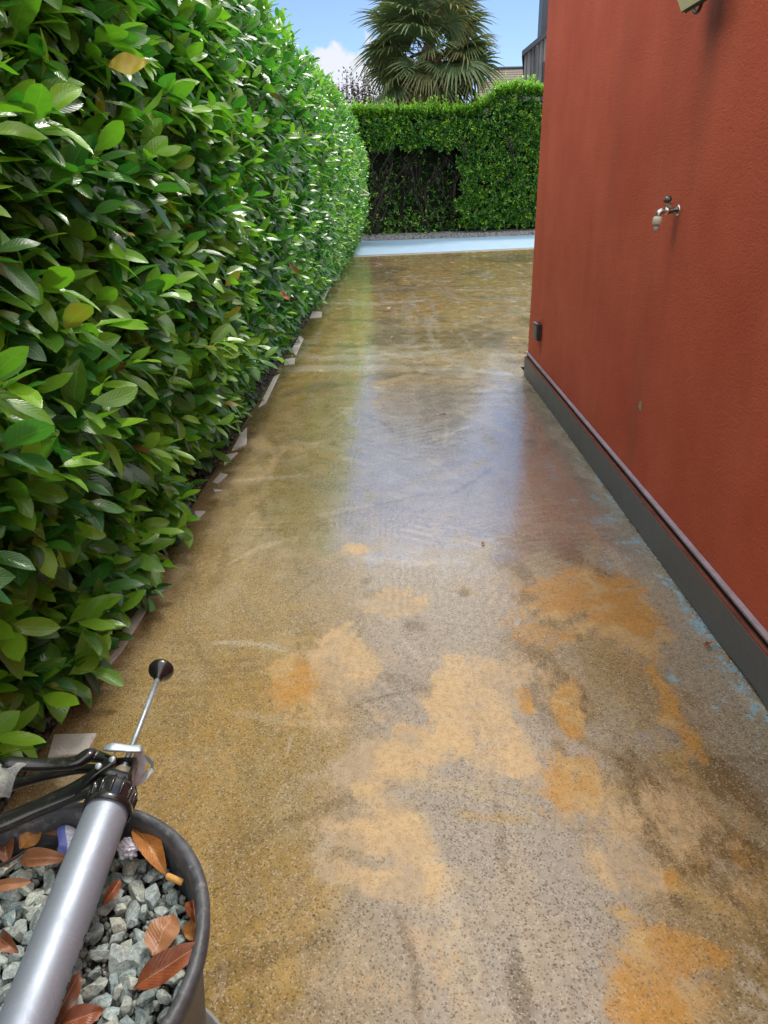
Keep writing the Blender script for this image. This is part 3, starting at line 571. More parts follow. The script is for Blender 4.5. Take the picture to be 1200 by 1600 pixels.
# ---- rear laurel hedge with a bare hollow in its lower left ----
rh = empty('rear_hedge', (2, 25, 0), 'rear laurel hedge closing the driveway, hollow and bare in its lower left part', 'hedge')
SK = .154
def rear_y(x): return 24.95+SK*(x+1)
def rear_top(x): return 3.68+.55*sst(2.6, 3.8, x)+.12*(fbm(x, x*0, 1.5, 1, 3, seed=120)-.5)
def in_hollow(x, z): return (x > -1.35+.1*np.sin(z*3)) & (x < 2.28+.10*np.sin(z*5)+.1*np.sin(z*11)) & (z < 2.62+.08*np.sin(x*6)-.05*np.cos(x*13))
n = 6400; x = rng.uniform(-2.2, 6.5, n); z = rng.uniform(.06, 1.02, n)*rear_top(x); keep = ~in_hollow(x, z); x, z = x[keep], z[keep]; n = len(x)
bum = .22*(fbm(x, z, 1.6, 1.8, 3, seed=121)-.5)+.15*(fbm(x, z, 4.5, 4.5, 2, seed=122)-.5)
y = rear_y(x)+bum+.12+.12*(z/rear_top(x) > .95)
o = norm(np.c_[rng.normal(0, .25, n), -np.ones(n), .1+.6*(z/rear_top(x) > .93)])
sets = [shoots(np.c_[x, y, z], o, T_MID, 6, (.085, .13), .13, .2, wfac=.25, lift=.25)]
n = 3000; x = rng.uniform(-2.2, 6.5, n); yy = rear_y(x)+rng.uniform(.05, 1.1, n)
sets.append(shoots(np.c_[x, yy, rear_top(x)+rng.uniform(-.15, .02, n)], np.tile([0, -.25, 1.], (n, 1)), T_MID, 6, (.09, .13), .2, .85, wfac=.24, lift=.5, tipyoung=1.))
n = 90; x = np.where(rng.random(n) < .45, rng.uniform(-1.2, 2.6, n), rng.uniform(2.7, 4.6, n)); hh = np.where(x > 2.7, .33, .14)
sets.append(shoots(np.c_[x, rear_y(x)+rng.uniform(.0, .5, n), rear_top(x)-.05], np.tile([0, -.1, 1.5], (n, 1)), T_MID, 9, (.09, .14), .38, 1., wfac=.24, lift=.6, tipyoung=1.))
# sparse leaves inside the hollow
n = 750; x = rng.uniform(-1.5, 2.5, n); z = .1+2.4*rng.random(n)**1.4; sets.append(shoots(np.c_[x, rear_y(x)+rng.uniform(.5, 1.1, n), z], np.tile([0., -1, .1], (n, 1)), T_MID, 4, (.07, .12), .14, .12, wfac=.24))
n = 70; x = rng.uniform(-1.3, 2.3, n); z = rng.uniform(.1, .75, n); sets.append(shoots(np.c_[x, rear_y(x)+rng.uniform(.1, .4, n), z], np.tile([0., -1, .4], (n, 1)), T_MID, 5, (.07, .11), .16, .5, wfac=.22))
foliage_obj('foliage', sets, MAT_rear, rh)
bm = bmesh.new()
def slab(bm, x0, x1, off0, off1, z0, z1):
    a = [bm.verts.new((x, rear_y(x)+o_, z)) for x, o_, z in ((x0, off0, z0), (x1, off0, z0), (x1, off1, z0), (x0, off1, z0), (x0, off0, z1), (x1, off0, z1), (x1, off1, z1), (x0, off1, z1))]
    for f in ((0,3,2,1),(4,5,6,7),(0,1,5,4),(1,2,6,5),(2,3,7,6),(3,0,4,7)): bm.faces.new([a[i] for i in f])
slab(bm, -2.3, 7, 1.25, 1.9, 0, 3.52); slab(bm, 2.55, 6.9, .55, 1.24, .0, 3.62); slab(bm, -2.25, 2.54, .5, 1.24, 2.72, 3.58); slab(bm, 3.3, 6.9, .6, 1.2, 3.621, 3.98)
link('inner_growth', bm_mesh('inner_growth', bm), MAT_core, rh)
MAT_barkd = simple('shaded_hedge_bark', (.018, .014, .011), .9, var=.5, sc=40, bump=.6, bd=.006)  # hedge bark darkened, shade of the hollow put into its colour
rs = random.Random(11)
for k, (x0, lean) in enumerate([(-1.15, .25), (-.75, .1), (-.55, .55), (.35, .12), (.75, -.35), (1.35, -.2), (1.9, -.45), (2.05, .3), (2.2, .05), (2.9, .1), (3.6, .1), (4.4, .1), (1.0, .3)]):
    bm = bmesh.new(); branchy(rs, (x0, rear_y(x0)+.4+rs.uniform(-.1, .2), -.02), (lean, rs.uniform(-.1, .1), 1), 1.7, .048, 3, bm, gnarl=.3)
    link('trunk', bm_mesh('trunk', bm), MAT_barkd, rh, smooth=True)

# ---- fan palm ----
palm = empty('fan_palm', (1.5, 27.6, 0), 'big fan palm with drooping green and straw-brown fronds behind the rear hedge', 'palm tree')
CR = Vector((1.40, 27.6, 5.85))
MAT_ptrunk = simple('palm_trunk', (.09, .055, .032), .9, var=.5, sc=30, bump=1, bd=.03)
prof = [(.24, 0), (.2, .4), (.19, 2), (.22, 3.4), (.33, 4.2), (.36, 4.9), (.3, 5.5), (.15, 5.95)]
bm = bmesh.new(); lathe(bm, prof, (CR.x, CR.y, 0), 40)
for k in range(420):                       # fibrous old leaf bases
    a = rng.uniform(0, 6.28); h = rng.uniform(2.6, 5.6); r = .2 if h < 3.6 else .33
    p = Vector((CR.x+r*math.cos(a), CR.y+r*math.sin(a), h)); dd = Vector((math.cos(a)*.5, math.sin(a)*.5, 1 if k % 2 else -.8)).normalized()
    sweep(bm, [p, p+dd*.14, p+dd*.25+Vector((0, 0, -.02))], [.018, .012, .003], 4)
link('trunk', bm_mesh('trunk', bm), MAT_ptrunk, palm)
def frond_mesh(name, seed, droop, petl, R_):
    r_ = np.random.default_rng(seed); V, F, A = [], [], []
    def quad(a, b, c, d, s): i = len(V); V.extend([a, b, c, d]); F.append((i, i+1, i+2, i+3)); A.extend([s]*4)
    # petiole along +X, slightly arched
    pp = [np.array([t*petl, 0, -.10*petl*t*t*1.5]) for t in np.linspace(0, 1, 5)]
    for a, b in zip(pp, pp[1:]):
        for s in (1, -1):
            quad(a+[0, -.018, 0], a+[0, .018, s*.004], b+[0, .013, s*.004], b+[0, -.013, 0], (.5, .2, .5, 1))
    hub = pp[-1]; ns = 44
    for k in range(ns):
        an = R(-148)+R(296)*k/(ns-1)+r_.normal(0, .015); L = R_*(.80+.2*math.cos(an*.55))*r_.uniform(.92, 1.06)
        d = np.array([math.cos(an), math.sin(an), 0]); s = np.array([-math.sin(an), math.cos(an), 0]); w_ = R_*.040
        br = r_.random(); tipdroop = droop*r_.uniform(.5, 1.7); rise = .18*math.cos(an*.5)
        prev = None
        for t in (0.02, .35, .62, .82, 1.0):
            ww = w_*(t/.5 if t < .5 else (1.02-t)/.52)+.002
            z = rise*L*t*(1-t)-tipdroop*L*max(0, t-.4)**1.6*1.7
            p = hub+d*L*t*(1-.2*tipdroop*max(0, t-.5))+np.array([0, 0, z])
            cur = (p-s*ww+[0, 0, .35*ww], p+[0, 0, -.35*ww], p+s*ww+[0, 0, .35*ww], t)
            if prev is not None:
                sh = (br, min(1, max(0, (t-.55)*1.6)), r_.random(), 1)
                quad(prev[0], prev[1], cur[1], cur[0], sh); quad(prev[1], prev[2], cur[2], cur[1], sh)
            prev = cur
    return np_mesh(name, np.array(V), np.array(F), {'lv': np.array(A)})
def frond_mat(name, a, b, tip):
    q = M_(name); s = q.sepc(q.attr('lv', 'Color')); c = q.mix(s[0], a, b); c = q.mix(q.math('MULTIPLY', q.rng(s[1], .3, 1.), .5), c, tip)
    b_ = q.bsdf(c, .45, 0, q.bump(q.noise(40), .2, .004)); t = q.n('ShaderNodeBsdfTranslucent'); q.put(t.inputs['Color'], q.mix(1, c, (1.3, 1.3, .7), 'MULTIPLY'))
    ms = q.n('ShaderNodeMixShader'); ms.inputs[0].default_value = .2; q.put(ms.inputs[1], b_); q.put(ms.inputs[2], t.outputs[0]); return q.done(ms.outputs[0])
MF = [frond_mat('palm_green', (.04, .09, .04), (.13, .20, .085), (.36, .33, .16)), frond_mat('palm_olive', (.07, .10, .04), (.20, .20, .08), (.36, .27, .12)), frond_mat('palm_dead', (.22, .14, .065), (.34, .24, .12), (.28, .18, .09))]
fm = {}
for i in range(3):
    for v in range(3):
        m = frond_mesh('frond', 10*i+v, [.25, .5, .9][i]*(1+.25*v), rng.uniform(.8, 1.2), rng.uniform(.9, 1.25)); m.materials.append(MF[i]); fm[i, v] = m
NF = 88
for k in range(NF):
    f = k/(NF-1); el = R(72-140*f**.9+rng.normal(0, 17)); az = k*2.39996+rng.normal(0, .15)
    kind = 0 if f < .55 else (1 if k % 4 == 0 else 0)
    if f > .78: kind = 2 if k % 3 == 0 else 1
    if k % 9 == 4: kind = 1
    o = bpy.data.objects.new('frond', fm[kind, k % 3]); col.objects.link(o); o.parent = palm
    o.matrix_parent_inverse = Matrix.Translation(palm.location).inverted()
    o.location = CR+Vector((math.cos(az)*.12, math.sin(az)*.12, .25-.9*f))
    sc = rng.uniform(.95, 1.22)*(1 if f < .7 else .85)
    o.rotation_mode = 'QUATERNION'
    d = Vector((math.cos(az)*math.cos(el), math.sin(az)*math.cos(el), math.sin(el)))
    side = Vector((0, 0, 1)).cross(d).normalized(); up = d.cross(side)
    mt = Matrix((d, side, up)).transposed(); mt = mt @ Matrix.Rotation(rng.normal(0, .35), 3, 'X')
    o.rotation_quaternion = mt.to_quaternion(); o.scale = (sc,)*3

# ---- purple-leaved plum ----
plum = empty('purple_plum_tree', (-1.0, 31, 0), 'dark purple-leaved tree with thin upright shoots left of the palm', 'tree')
MAT_plum = leaf_mat('plum_leaf', (.022, .012, .018), (.04, .02, .028), (.075, .038, .042), (.13, .06, .05), veins=False, trans=.15)
rs = random.Random(5); bm = bmesh.new(); sweep(bm, [(-1, 31, -.02), (-1.02, 31, 1), (-1, 31, 2.2)], [.11, .09, .08], 10)
for k in range(7): branchy(rs, (-1.0, 31, 2.1), (rs.uniform(-.6, .6), rs.uniform(-.5, .5), 1), 1.7, .06, 1, bm, gnarl=.2)
tips = []
for k in range(60):
    x0 = rs.uniform(-2.3, .5); z0 = rs.uniform(3.8, 4.7); p = Vector((x0, 31+rs.uniform(-.9, .9), z0)); L = rs.uniform(.5, 1.25)*(1.1-abs(x0+1.0)*.28)
    q_ = p+Vector((rs.uniform(-.15, .15), 0, L)); sweep(bm, [p, (p+q_)/2+Vector((rs.uniform(-.04, .04), 0, 0)), q_], [.014, .009, .003], 5); tips.append((p, q_))
link('trunk', bm_mesh('trunk', bm), MAT_bark, plum, smooth=True)
pp = []
for p, q_ in tips:
    for t in np.linspace(0.05, 1, 17): pp.append(p+(q_-p)*t)
pp = np.array([tuple(v) for v in pp]); 
n = 2600; cb = rng.normal(0, 1, (n, 3))*[.75, .6, .42]+[-1.0, 31, 4.25]
pp = np.concatenate([pp, cb]); n = len(pp)
foliage_obj('crown', [leaves(T_FAR, pp+rng.normal(0, .03, (n, 3)), rng.normal(0, 1, (n, 3))+[0, 0, .4], rng.normal(0, 1, (n, 3)), rng.uniform(.07, .12, n), rng.uniform(.02, .032, n), rng.random(n)**3)], MAT_plum, plum)

# ======================= RED BUILDING =======================
q = M_('red_stucco'); P = q.geo(); s = q.sep(P)
st1 = q.noise(1, 6, .62, q.scale(P, (3.2, 3.2, .22))); st2 = q.noise(1, 5, .6, q.scale(P, (11, 11, .6))); bl = q.noise(1.6, 5, .6, P); fine = q.noise(160, 3, .6, P)
c = q.mix(q.rng(bl, .35, .65), (.46, .080, .036), (.56, .115, .058))
c = q.mix(q.rng(st1, .50, .70, 0, .24), c, (.33, .088, .045)); c = q.mix(q.rng(st2, .55, .72, 0, .3), c, (.52, .15, .095))
def streak(cy, cz, wy, wz):   # soft dark mark below a fitting, varied by noise
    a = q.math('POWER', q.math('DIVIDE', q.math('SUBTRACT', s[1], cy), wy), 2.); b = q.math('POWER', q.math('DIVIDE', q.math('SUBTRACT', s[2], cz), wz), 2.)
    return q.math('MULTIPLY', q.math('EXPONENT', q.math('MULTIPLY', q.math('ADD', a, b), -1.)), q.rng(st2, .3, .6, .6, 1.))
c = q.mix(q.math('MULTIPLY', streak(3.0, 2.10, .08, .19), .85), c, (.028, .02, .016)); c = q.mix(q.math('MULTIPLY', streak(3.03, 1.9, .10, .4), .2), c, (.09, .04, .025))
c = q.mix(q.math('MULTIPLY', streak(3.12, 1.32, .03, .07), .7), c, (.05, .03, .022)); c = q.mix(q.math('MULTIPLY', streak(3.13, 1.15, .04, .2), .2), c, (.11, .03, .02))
c = q.mix(q.math('MULTIPLY', streak(5.60, .34, .04, .07), .5), c, (.06, .03, .02)); c = q.mix(q.math('MULTIPLY', streak(3.3, .45, .06, .25), .25), c, (.15, .07, .04))
c = q.mix(q.rng(fine, .35, .7, 0, .25), c, q.mix(1, c, (.7, .65, .6), 'MULTIPLY')); spk = q.rng(q.noise(60, 3, .6, P), .74, .78, 0, .4); c = q.mix(spk, c, (.4, .22, .17))
hz = q.noise(1, 4, .65, q.scale(P, (60, 60, 110))); h2 = q.noise(34, 5, .65, P)
nb = q.bump(q.math('ADD', hz, q.math('MULTIPLY', fine, .8)), 1., .005); nb = q.bump(h2, .45, .006, nb)
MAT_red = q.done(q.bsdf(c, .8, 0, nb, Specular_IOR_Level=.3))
MAT_plinth = simple('grey_plinth', (.125, .13, .14), .62, var=.12, sc=50, bump=.15, bd=.001, dirt=(.12, .12, .12))
MAT_rail = simple('weathered_metal_rail', (.36, .31, .37), .38, .55, var=.15, sc=70, bump=.1)
MAT_edge = simple('red_edge', (.24, .07, .05), .7, var=.3)
MAT_gap = simple('dark_gap', (.012, .008, .008), .9)
hs = empty('red_house', (4, 2, 0), 'red stucco building with grey skirting and thin metal drip rail along its foot', 'building')
HX, HC = 1.157, 6.122
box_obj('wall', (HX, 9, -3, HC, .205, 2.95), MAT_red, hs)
box_obj('roof', (HX-.03, 9, -3.03, HC+.03, 2.95, 3.05), MAT_plinth, hs)
# skirting: front face 1.137, its foot slightly ragged against the slab
bm = bmesh.new(); yy = np.concatenate([np.arange(-2.98, HC+.03, .06), [HC+.034]]); zr = [.002+.006*float(vnoise(np.array([t*6.]), np.array([0.]), 3)[0])+(.012 if vnoise(np.array([t*2.1]), np.array([3.]), 5)[0] > .8 else 0) for t in yy]
A_ = [bm.verts.new((1.137, t, z)) for t, z in zip(yy, zr)]; B_ = [bm.verts.new((1.137, t, .155)) for t in yy]; C_ = [bm.verts.new((1.2, t, .155)) for t in yy]; D_ = [bm.verts.new((1.2, t, 0)) for t in yy]
for a, b in ((A_, B_), (B_, C_), (D_, A_)):
    for i in range(len(yy)-1): bm.faces.new((a[i], a[i+1], b[i+1], b[i]))
for i in (0, len(yy)-1): bm.faces.new((A_[i], B_[i], C_[i], D_[i]))
bmesh.ops.recalc_face_normals(bm, faces=bm.faces[:]); link('skirting', bm_mesh('skirting', bm), MAT_plinth, hs)
box_obj('skirting', (1.201, 9, HC-.3, HC+.034, .0, .155), MAT_plinth, hs)
box_obj('skirting_edge', (1.1385, 1.19, -2.97, HC+.03, .1552, .1655), MAT_edge, hs)
box_obj('recess', (1.152, 8.9, -2.9, HC+.003, .1656, .195), MAT_gap, hs)
bm = bmesh.new(); prof = [(1.1395, .195), (1.1385, .199), (1.1400, .2035), (1.1565, .2085), (1.1565, .195)]
a = [bm.verts.new((x, -2.97, z)) for x, z in prof]; b = [bm.verts.new((x, HC+.018, z)) for x, z in prof]; bm.faces.new(a[::-1]); bm.faces.new(b)
for i in range(5): bm.faces.new((a[i], a[(i+1) % 5], b[(i+1) % 5], b[i]))
bmesh.ops.recalc_face_normals(bm, faces=bm.faces[:]); link('drip_rail', bm_mesh('drip_rail', bm), MAT_rail, hs)
box_obj('drip_rail', (1.158, 8.9, HC+.0035, HC+.018, .196, .2082), MAT_rail, hs)
MAT_filler = simple('filler', (.30, .27, .17), .9, var=.3, sc=90, bump=.5)
bm = bmesh.new(); rg = lathe(bm, [(.0, .004), (.010, .0035), (.015, .0005)], (HX, 3.255, .545), 14, (-1, 0, 0), .15)
for v in bm.verts: v.co.z = .545+(v.co.z-.545)*1.5; v.co.y = 3.255+(v.co.y-3.255)*1.3
link('filler_spot', bm_mesh('filler_spot', bm), MAT_filler, hs, smooth=True)

# tap
MAT_chrome = simple('dull_chrome', (.55, .54, .53), .28, 1., var=.2, sc=120, bump=.2, dirt=(.25, .23, .2))
MAT_brass = simple('old_brass', (.45, .40, .28), .45, .9, var=.3, sc=120); MAT_whitep = simple('yellowed_white_plastic', (.62, .60, .50), .5, var=.12, sc=80)
MAT_blackp = simple('black_plastic', (.018, .018, .019), .38, var=.3, sc=80, bump=.2, dirt=(.10, .095, .085))
MAT_greyp = simple('grey_plastic', (.28, .30, .33), .45)
tp = empty('garden_tap', (HX, 3.11, 1.395), 'small chrome garden tap with white hose connector on the red wall', 'tap')
ty, tz = 3.11, 1.395
lathe_obj('flange', [(.0, .0), (.021, .0), (.022, .004), (.014, .008), (.0, .009)], (HX+.002, ty, tz), MAT_chrome, tp, 28, (-1, 0, 0))
bm = bmesh.new(); lathe(bm, [(.0001, 0), (.011, 0), (.011, .03), (.015, .031), (.015, .046), (.011, .047), (.011, .05), (.009, .055)], (HX-.004, ty, tz), 20, (-1, 0, 0))
sweep(bm, catmull([(HX-.052, ty, tz), (HX-.064, ty, tz-.001), (HX-.074, ty, tz-.007), (HX-.078, ty, tz-.018)], 6), [.011, .0115, .011], 16); bmesh.ops.recalc_face_normals(bm, faces=bm.faces[:])
link('body', bm_mesh('body', bm), MAT_chrome, tp, smooth=True)
lathe_obj('bonnet', [(.0, .0), (.010, .0), (.010, .012), (.0125, .013), (.0125, .02), (.006, .022), (.006, .034)], (HX-.036, ty, tz+.006), MAT_brass, tp, 6, (-.25, -.1, 1), smooth=False)
hc = Vector((HX-.044, ty-.003, tz+.036))
bm = bmesh.new(); lathe(bm, [(.0, .0), (.012, 0), (.0155, .003), (.0155, .012), (.012, .016), (.0, .017)], hc, 30, (-.6, -.35, .7), .06); bmesh.ops.recalc_face_normals(bm, faces=bm.faces[:]); hd = link('handle', bm_mesh('handle', bm), simple('dark_handle', (.06, .07, .06), .35, .4), tp, smooth=True)
lathe_obj('handle_screw', [(0, 0), (.006, 0), (.005, .003), (0, .004)], hc+Vector((-.6, -.35, .7)).normalized()*.0165, MAT_chrome, hd if False else tp, 14, (-.6, -.35, .7))
lathe_obj('hose_connector', [(.0, 0), (.012, 0), (.0165, -.004), (.0185, -.010), (.0185, -.028), (.013, -.031), (0, -.031)], (HX-.078, ty, tz-.020), MAT_whitep, tp, 24)
lathe_obj('nozzle', [(.0, 0), (.009, 0), (.0085, -.008), (.0115, -.010), (.0115, -.019), (.009, -.022), (0, -.0221)], (HX-.078, ty, tz-.0512), MAT_greyp, tp, 20)

# weatherproof switch box
sb = empty('outdoor_switch', (HX, 5.66, .455), 'small black weatherproof switch box low on the red wall near its corner', 'switch')
box_obj('housing', (HX-.034, HX+.001, 5.59, 5.73, .395, .522), MAT_blackp, sb, bevel=.006)
box_obj('cover', (HX-.047, HX-.0342, 5.60, 5.72, .405, .513), simple('grey_rocker', (.12, .125, .12), .4), sb, bevel=.004)
box_obj('switch_lip', (HX-.05, HX-.030, 5.595, 5.725, .5225, .5265), MAT_greyp, sb, bevel=.001)

# floodlight
fl = empty('floodlight', (HX, 3.1, 2.25), 'floodlight with pale yellow lens and dark frame high on the red wall', 'floodlight')
MAT_lens = simple('yellowed_lens', (.92, .87, .60), .3, var=.04, sc=30, bump=.05, Coat_Weight=.5)
MAT_frame = simple('dark_green_grey_metal', (.05, .06, .055), .5, .3, var=.3)
rotm = Matrix.Rotation(R(-28), 3, 'Y')
FC = Vector((1.05, 3.035, 2.037))-rotm @ Vector((-.02, .115, -.085))
def fbox(nm, du, dv, w0, w1, mat, bev):
    c0 = FC; bm = bmesh.new(); box(bm, w0, w1, -du, du, -dv, dv); bmesh.ops.bevel(bm, geom=bm.edges[:], offset=bev, segments=2, affect='EDGES')
    for v in bm.verts: v.co = c0+rotm @ v.co
    return link(nm, bm_mesh(nm, bm), mat, fl)
fbox('frame', .115, .085, -.02, .03, MAT_frame, .008); fbox('lens', .103, .073, -.024, -.0202, MAT_lens, .001)
tube_obj('bracket', [(HX-.002, 2.95, 2.16), (HX-.03, 2.95, 2.16), (1.12, 2.95, 2.14), (1.09, 2.95, 2.15)], .009, MAT_blackp, fl, 10, smooth_n=4)
ring = [(HX-.055+.0*k, 3.04+.045*math.cos(a), 2.09+.045*math.sin(a)) for k, a in enumerate(np.linspace(0, 6.283, 22))]
tube_obj('cable', ring, .006, MAT_blackp, fl, 8)

# ======================= POT, STONES =======================
PC = Vector((-.402, .468, 0)); RZ = .803; PR = .200
MAT_pot = simple('dusty_black_rubber', (.06, .064, .072), .5, var=.5, sc=75, bump=.7, bd=.002, dirt=(.22, .22, .23))
MAT_saucer = simple('pale_worn_plastic', (.24, .24, .235), .7, var=.15, sc=40, dirt=(.2, .19, .17))
pot = empty('planter_pot', (PC.x, PC.y, .45), 'large round black rubber pot filled with grey gravel', 'pot')
lathe_obj('pot_body', [(.0, .42), (.150, .42), (.155, .425), (.172, .60), (.184, .74), (.193, .765), (.199, .785), (.2005, .797), (.197, .8025), (.190, .8035), (.1865, .8), (.184, .785), (.180, .74), (.165, .60), (.15, .5), (.0, .5)], (PC.x, PC.y, 0), MAT_pot, pot, 120, wob=.004)
MAT_bed = simple('dark_wet_soil', (.03, .027, .023), .9, var=.5, sc=60, bump=1, bd=.01)
lathe_obj('soil', [(.0, .738), (.1775, .736), (.1775, .70), (0, .70)], (PC.x, PC.y, 0), MAT_bed, pot, 40)
sa = empty('pot_saucer', (PC.x, PC.y, .38), 'pale worn saucer under the black pot', 'saucer')
lathe_obj('saucer_body', [(0, .385), (.165, .385), (.190, .395), (.199, .43), (.202, .436), (.197, .437), (.192, .405), (.165, .397), (.12, .418), (0, .418)], (PC.x, PC.y, 0), MAT_saucer, sa, 80)
pe_ = empty('concrete_plinth', (PC.x-.03, PC.y, 0), 'square concrete plinth standing on the driveway under the saucer and pot', 'plinth')
MAT_conc = simple('plinth_concrete', (.3, .29, .27), .85, var=.2, sc=25, bump=.4, bd=.003)
box_obj('plinth_block', (PC.x-.2, PC.x+.11, PC.y-.15, PC.y+.15, .004, .37), MAT_conc, pe_, bevel=.008); box_obj('plinth_cap', (PC.x-.21, PC.x+.12, PC.y-.16, PC.y+.16, .3702, .384), MAT_conc, pe_, bevel=.003)

q = M_('river_gravel'); P = q.n('ShaderNodeNewGeometry').outputs['Position']; rnd = q.n('ShaderNodeObjectInfo').outputs['Random']
c = q.ramp(rnd, [(0, (.24, .28, .28)), (.2, (.44, .48, .45)), (.38, (.27, .34, .35)), (.55, (.55, .56, .49)), (.7, (.36, .38, .34)), (.85, (.45, .52, .52)), (1, (.62, .60, .50))])
of = q.n('ShaderNodeVectorMath', operation='ADD'); q.put(of.inputs[0], P); cmb_ = q.n('ShaderNodeCombineXYZ'); q.put(cmb_.inputs[0], q.math('MULTIPLY', rnd, 50.)); q.put(of.inputs[1], cmb_.outputs[0])
v1 = q.noise(140, 6, .7, of.outputs[0], 1.); v2 = q.noise(420, 4, .7, of.outputs[0]); v3 = q.noise(60, 3, .6, of.outputs[0], 2.)
c = q.mix(q.rng(v1, .42, .60, 0, .85), c, q.mix(1, c, (.42, .52, .54), 'MULTIPLY')); c = q.mix(q.rng(v3, .58, .64, 0, .55), c, (.62, .60, .50)); c = q.mix(q.rng(v2, .56, .66, 0, .6), c, (.07, .08, .08))
MAT_stone = q.done(q.bsdf(c, q.rng(v1, .3, .7, .55, .85), 0, q.bump(q.math('ADD', v1, v2), .8, .0016)))
from mathutils import noise as mnoise
def stone_mesh(seed):
    r_ = np.random.default_rng(seed); bm = bmesh.new(); bmesh.ops.create_icosphere(bm, subdivisions=4, radius=1)
    sc = np.array([1.25, .92, .68])*r_.uniform(.85, 1.15, 3)
    planes = [(norm(r_.normal(0, 1, 3)), r_.uniform(.46, .78)) for _ in range(13)]
    for v in bm.verts:
        p = np.array(v.co)
        for nn, dd in planes:
            t = p @ nn
            if t > dd: p = p-nn*(t-dd)*.985
        p = p*(1+.045*mnoise.noise(Vector(p*2.6)+Vector((seed*3., 0, 0)))+.03*mnoise.noise(Vector(p*7.)+Vector((seed, 5, 0)))); v.co = p*sc
    me = bm_mesh('gravel_stone', bm); me.materials.append(MAT_stone); me.shade_smooth(); me.set_sharp_from_angle(angle=R(18)); return me
SM = [stone_mesh(s) for s in range(14)]
a_ = rng.uniform(0, 6.283, 2600); r_q = .176*np.sqrt(rng.random(2600)); cpts = np.c_[PC.x+r_q*np.cos(a_), PC.y+r_q*np.sin(a_), rng.uniform(.738, .745, 2600)]
tag(pebbles('gravel_chips', cpts, rng.uniform(.003, .0062, 2600), pebble_mat('gravel_chip', (.06, .065, .06), (.33, .35, .32))), 'fine gravel chips filling the gaps between the larger stones in the pot', 'gravel', kind='stuff')
pts = []
def scatter(rmin, zc, zj, tries, rad, cap):
    k = 0; got = []
    for _ in range(tries):
        a = rng.uniform(0, 6.283); r = rad*math.sqrt(rng.random()); x, y = PC.x+r*math.cos(a), PC.y+r*math.sin(a)
        s = rng.uniform(.0080, .0150)
        if y < PC.y-.10 or x < PC.x-.15: continue
        if all((x-g[0])**2+(y-g[1])**2 > ((s+g[3])*rmin)**2 for g in got):
            got.append((x, y, zc+rng.uniform(-zj, zj), s))
            if len(got) >= cap: break
    return got
top_ = scatter(.66, .752, .005, 30000, .172, 225); low_ = scatter(.9, .744, .003, 5000, .170, 72)
for i, (x, y, z, s) in enumerate(top_+low_):
    o = bpy.data.objects.new('gravel_stone', SM[i % 14]); col.objects.link(o); o.location = (x, y, z)
    o.rotation_euler = (rng.normal(0, .45), rng.normal(0, .45), rng.uniform(0, 6.28)); o.scale = (s*rng.uniform(.9, 1.1),)*3
    tag(o, 'one of the grey-green angular gravel stones filling the black pot', 'stone', 'gravel stones in the pot')

# dry leaves
def dryleaf_mat(name, a, b):
    q = M_(name); uv = q.sep(q.n('ShaderNodeUVMap').outputs[0]); n = q.noise(40, 5, .65); v = q.math('ABSOLUTE', q.math('SUBTRACT', uv[1], .5))
    c = q.mix(q.rng(n, .35, .65), a, b); c = q.mix(q.rng(v, .03, .0, 0, .6), c, (.55, .33, .18)); sw = q.math('SINE', q.math('ADD', q.math('MULTIPLY', uv[0], 85.), q.math('MULTIPLY', v, -50.)))
    c = q.mix(q.rng(sw, .5, 1, 0, .08), c, q.mix(1, c, (.5, .45, .4), 'MULTIPLY')); c = q.mix(q.rng(q.noise(150, 3), .66, .7, 0, .6), c, (.06, .02, .01))
    return q.done(q.bsdf(c, .42, 0, q.bump(q.math('ADD', sw, q.math('MULTIPLY', n, 4.)), .2, .0006)))
DL = {'red': dryleaf_mat('dry_leaf_red', (.15, .038, .014), (.28, .082, .028)), 'orange': dryleaf_mat('dry_leaf_orange', (.30, .10, .022), (.44, .20, .05)), 'brown': dryleaf_mat('dry_leaf_brown', (.12, .042, .02), (.24, .09, .04)), 'tan': dryleaf_mat('dry_leaf_tan', (.24, .10, .042), (.36, .165, .075))}
MAT_yleaf = dryleaf_mat('yellowing_leaf', (.42, .36, .03), (.55, .45, .05)); 
def dry_leaf(p0, p1, W, mat, label, curl=.3, fold=.3, up=(0, 0, 1), arch=.0, name='dry_leaf', cat='dry leaf', group='dry leaves fallen in the pot'):
    p0, p1 = Vector(p0), Vector(p1); d = p1-p0; L = d.length; d.normalize(); s = d.cross(Vector(up)).normalized(); u = s.cross(d)
    ts = np.linspace(0, 1, 15); cols = np.linspace(-1, 1, 9); V, U = [], []
    for t in ts:
        w_ = (max(0, math.sin(math.pi*min(1, max(0, (t-.06)/.94))**.85)))**.75*W+.0012
        for c_ in cols:
            p = p0+d*L*t+s*(c_*w_)+u*(curl*L*4*t*(1-t)*.5+arch*L*(t*t)+fold*abs(c_)*w_+.12*W*math.sin(t*11+c_*2+L*300))
            V.append(tuple(p)); U.append((t, (c_+1)/2))
    F = [(r*9+c_, r*9+c_+1, r*9+c_+10, r*9+c_+9) for r in range(14) for c_ in range(8)]
    me = np_mesh(name, np.array(V), np.array(F), None, np.array(U)); o = link(name, me, mat, smooth=True)
    return tag(o, label, cat, group)
K = 1.0
def L_(x, y, z=.765): f = (1.5-z)/.725; return (x*f, y*f, z)
dry_leaf(L_(-.273, .450, .768), L_(-.213, .497, .80), .0125, DL['red'], 'large red-brown dry leaf pointing over the right rim of the pot', .12, .45, (-.35, -.6, .7))
dry_leaf(L_(-.264, .483, .77), L_(-.256, .531, .772), .0175, DL['tan'], 'broad tan-orange dry leaf lying just above the large red-brown one', .1, .12, (-.1, -.5, .9))
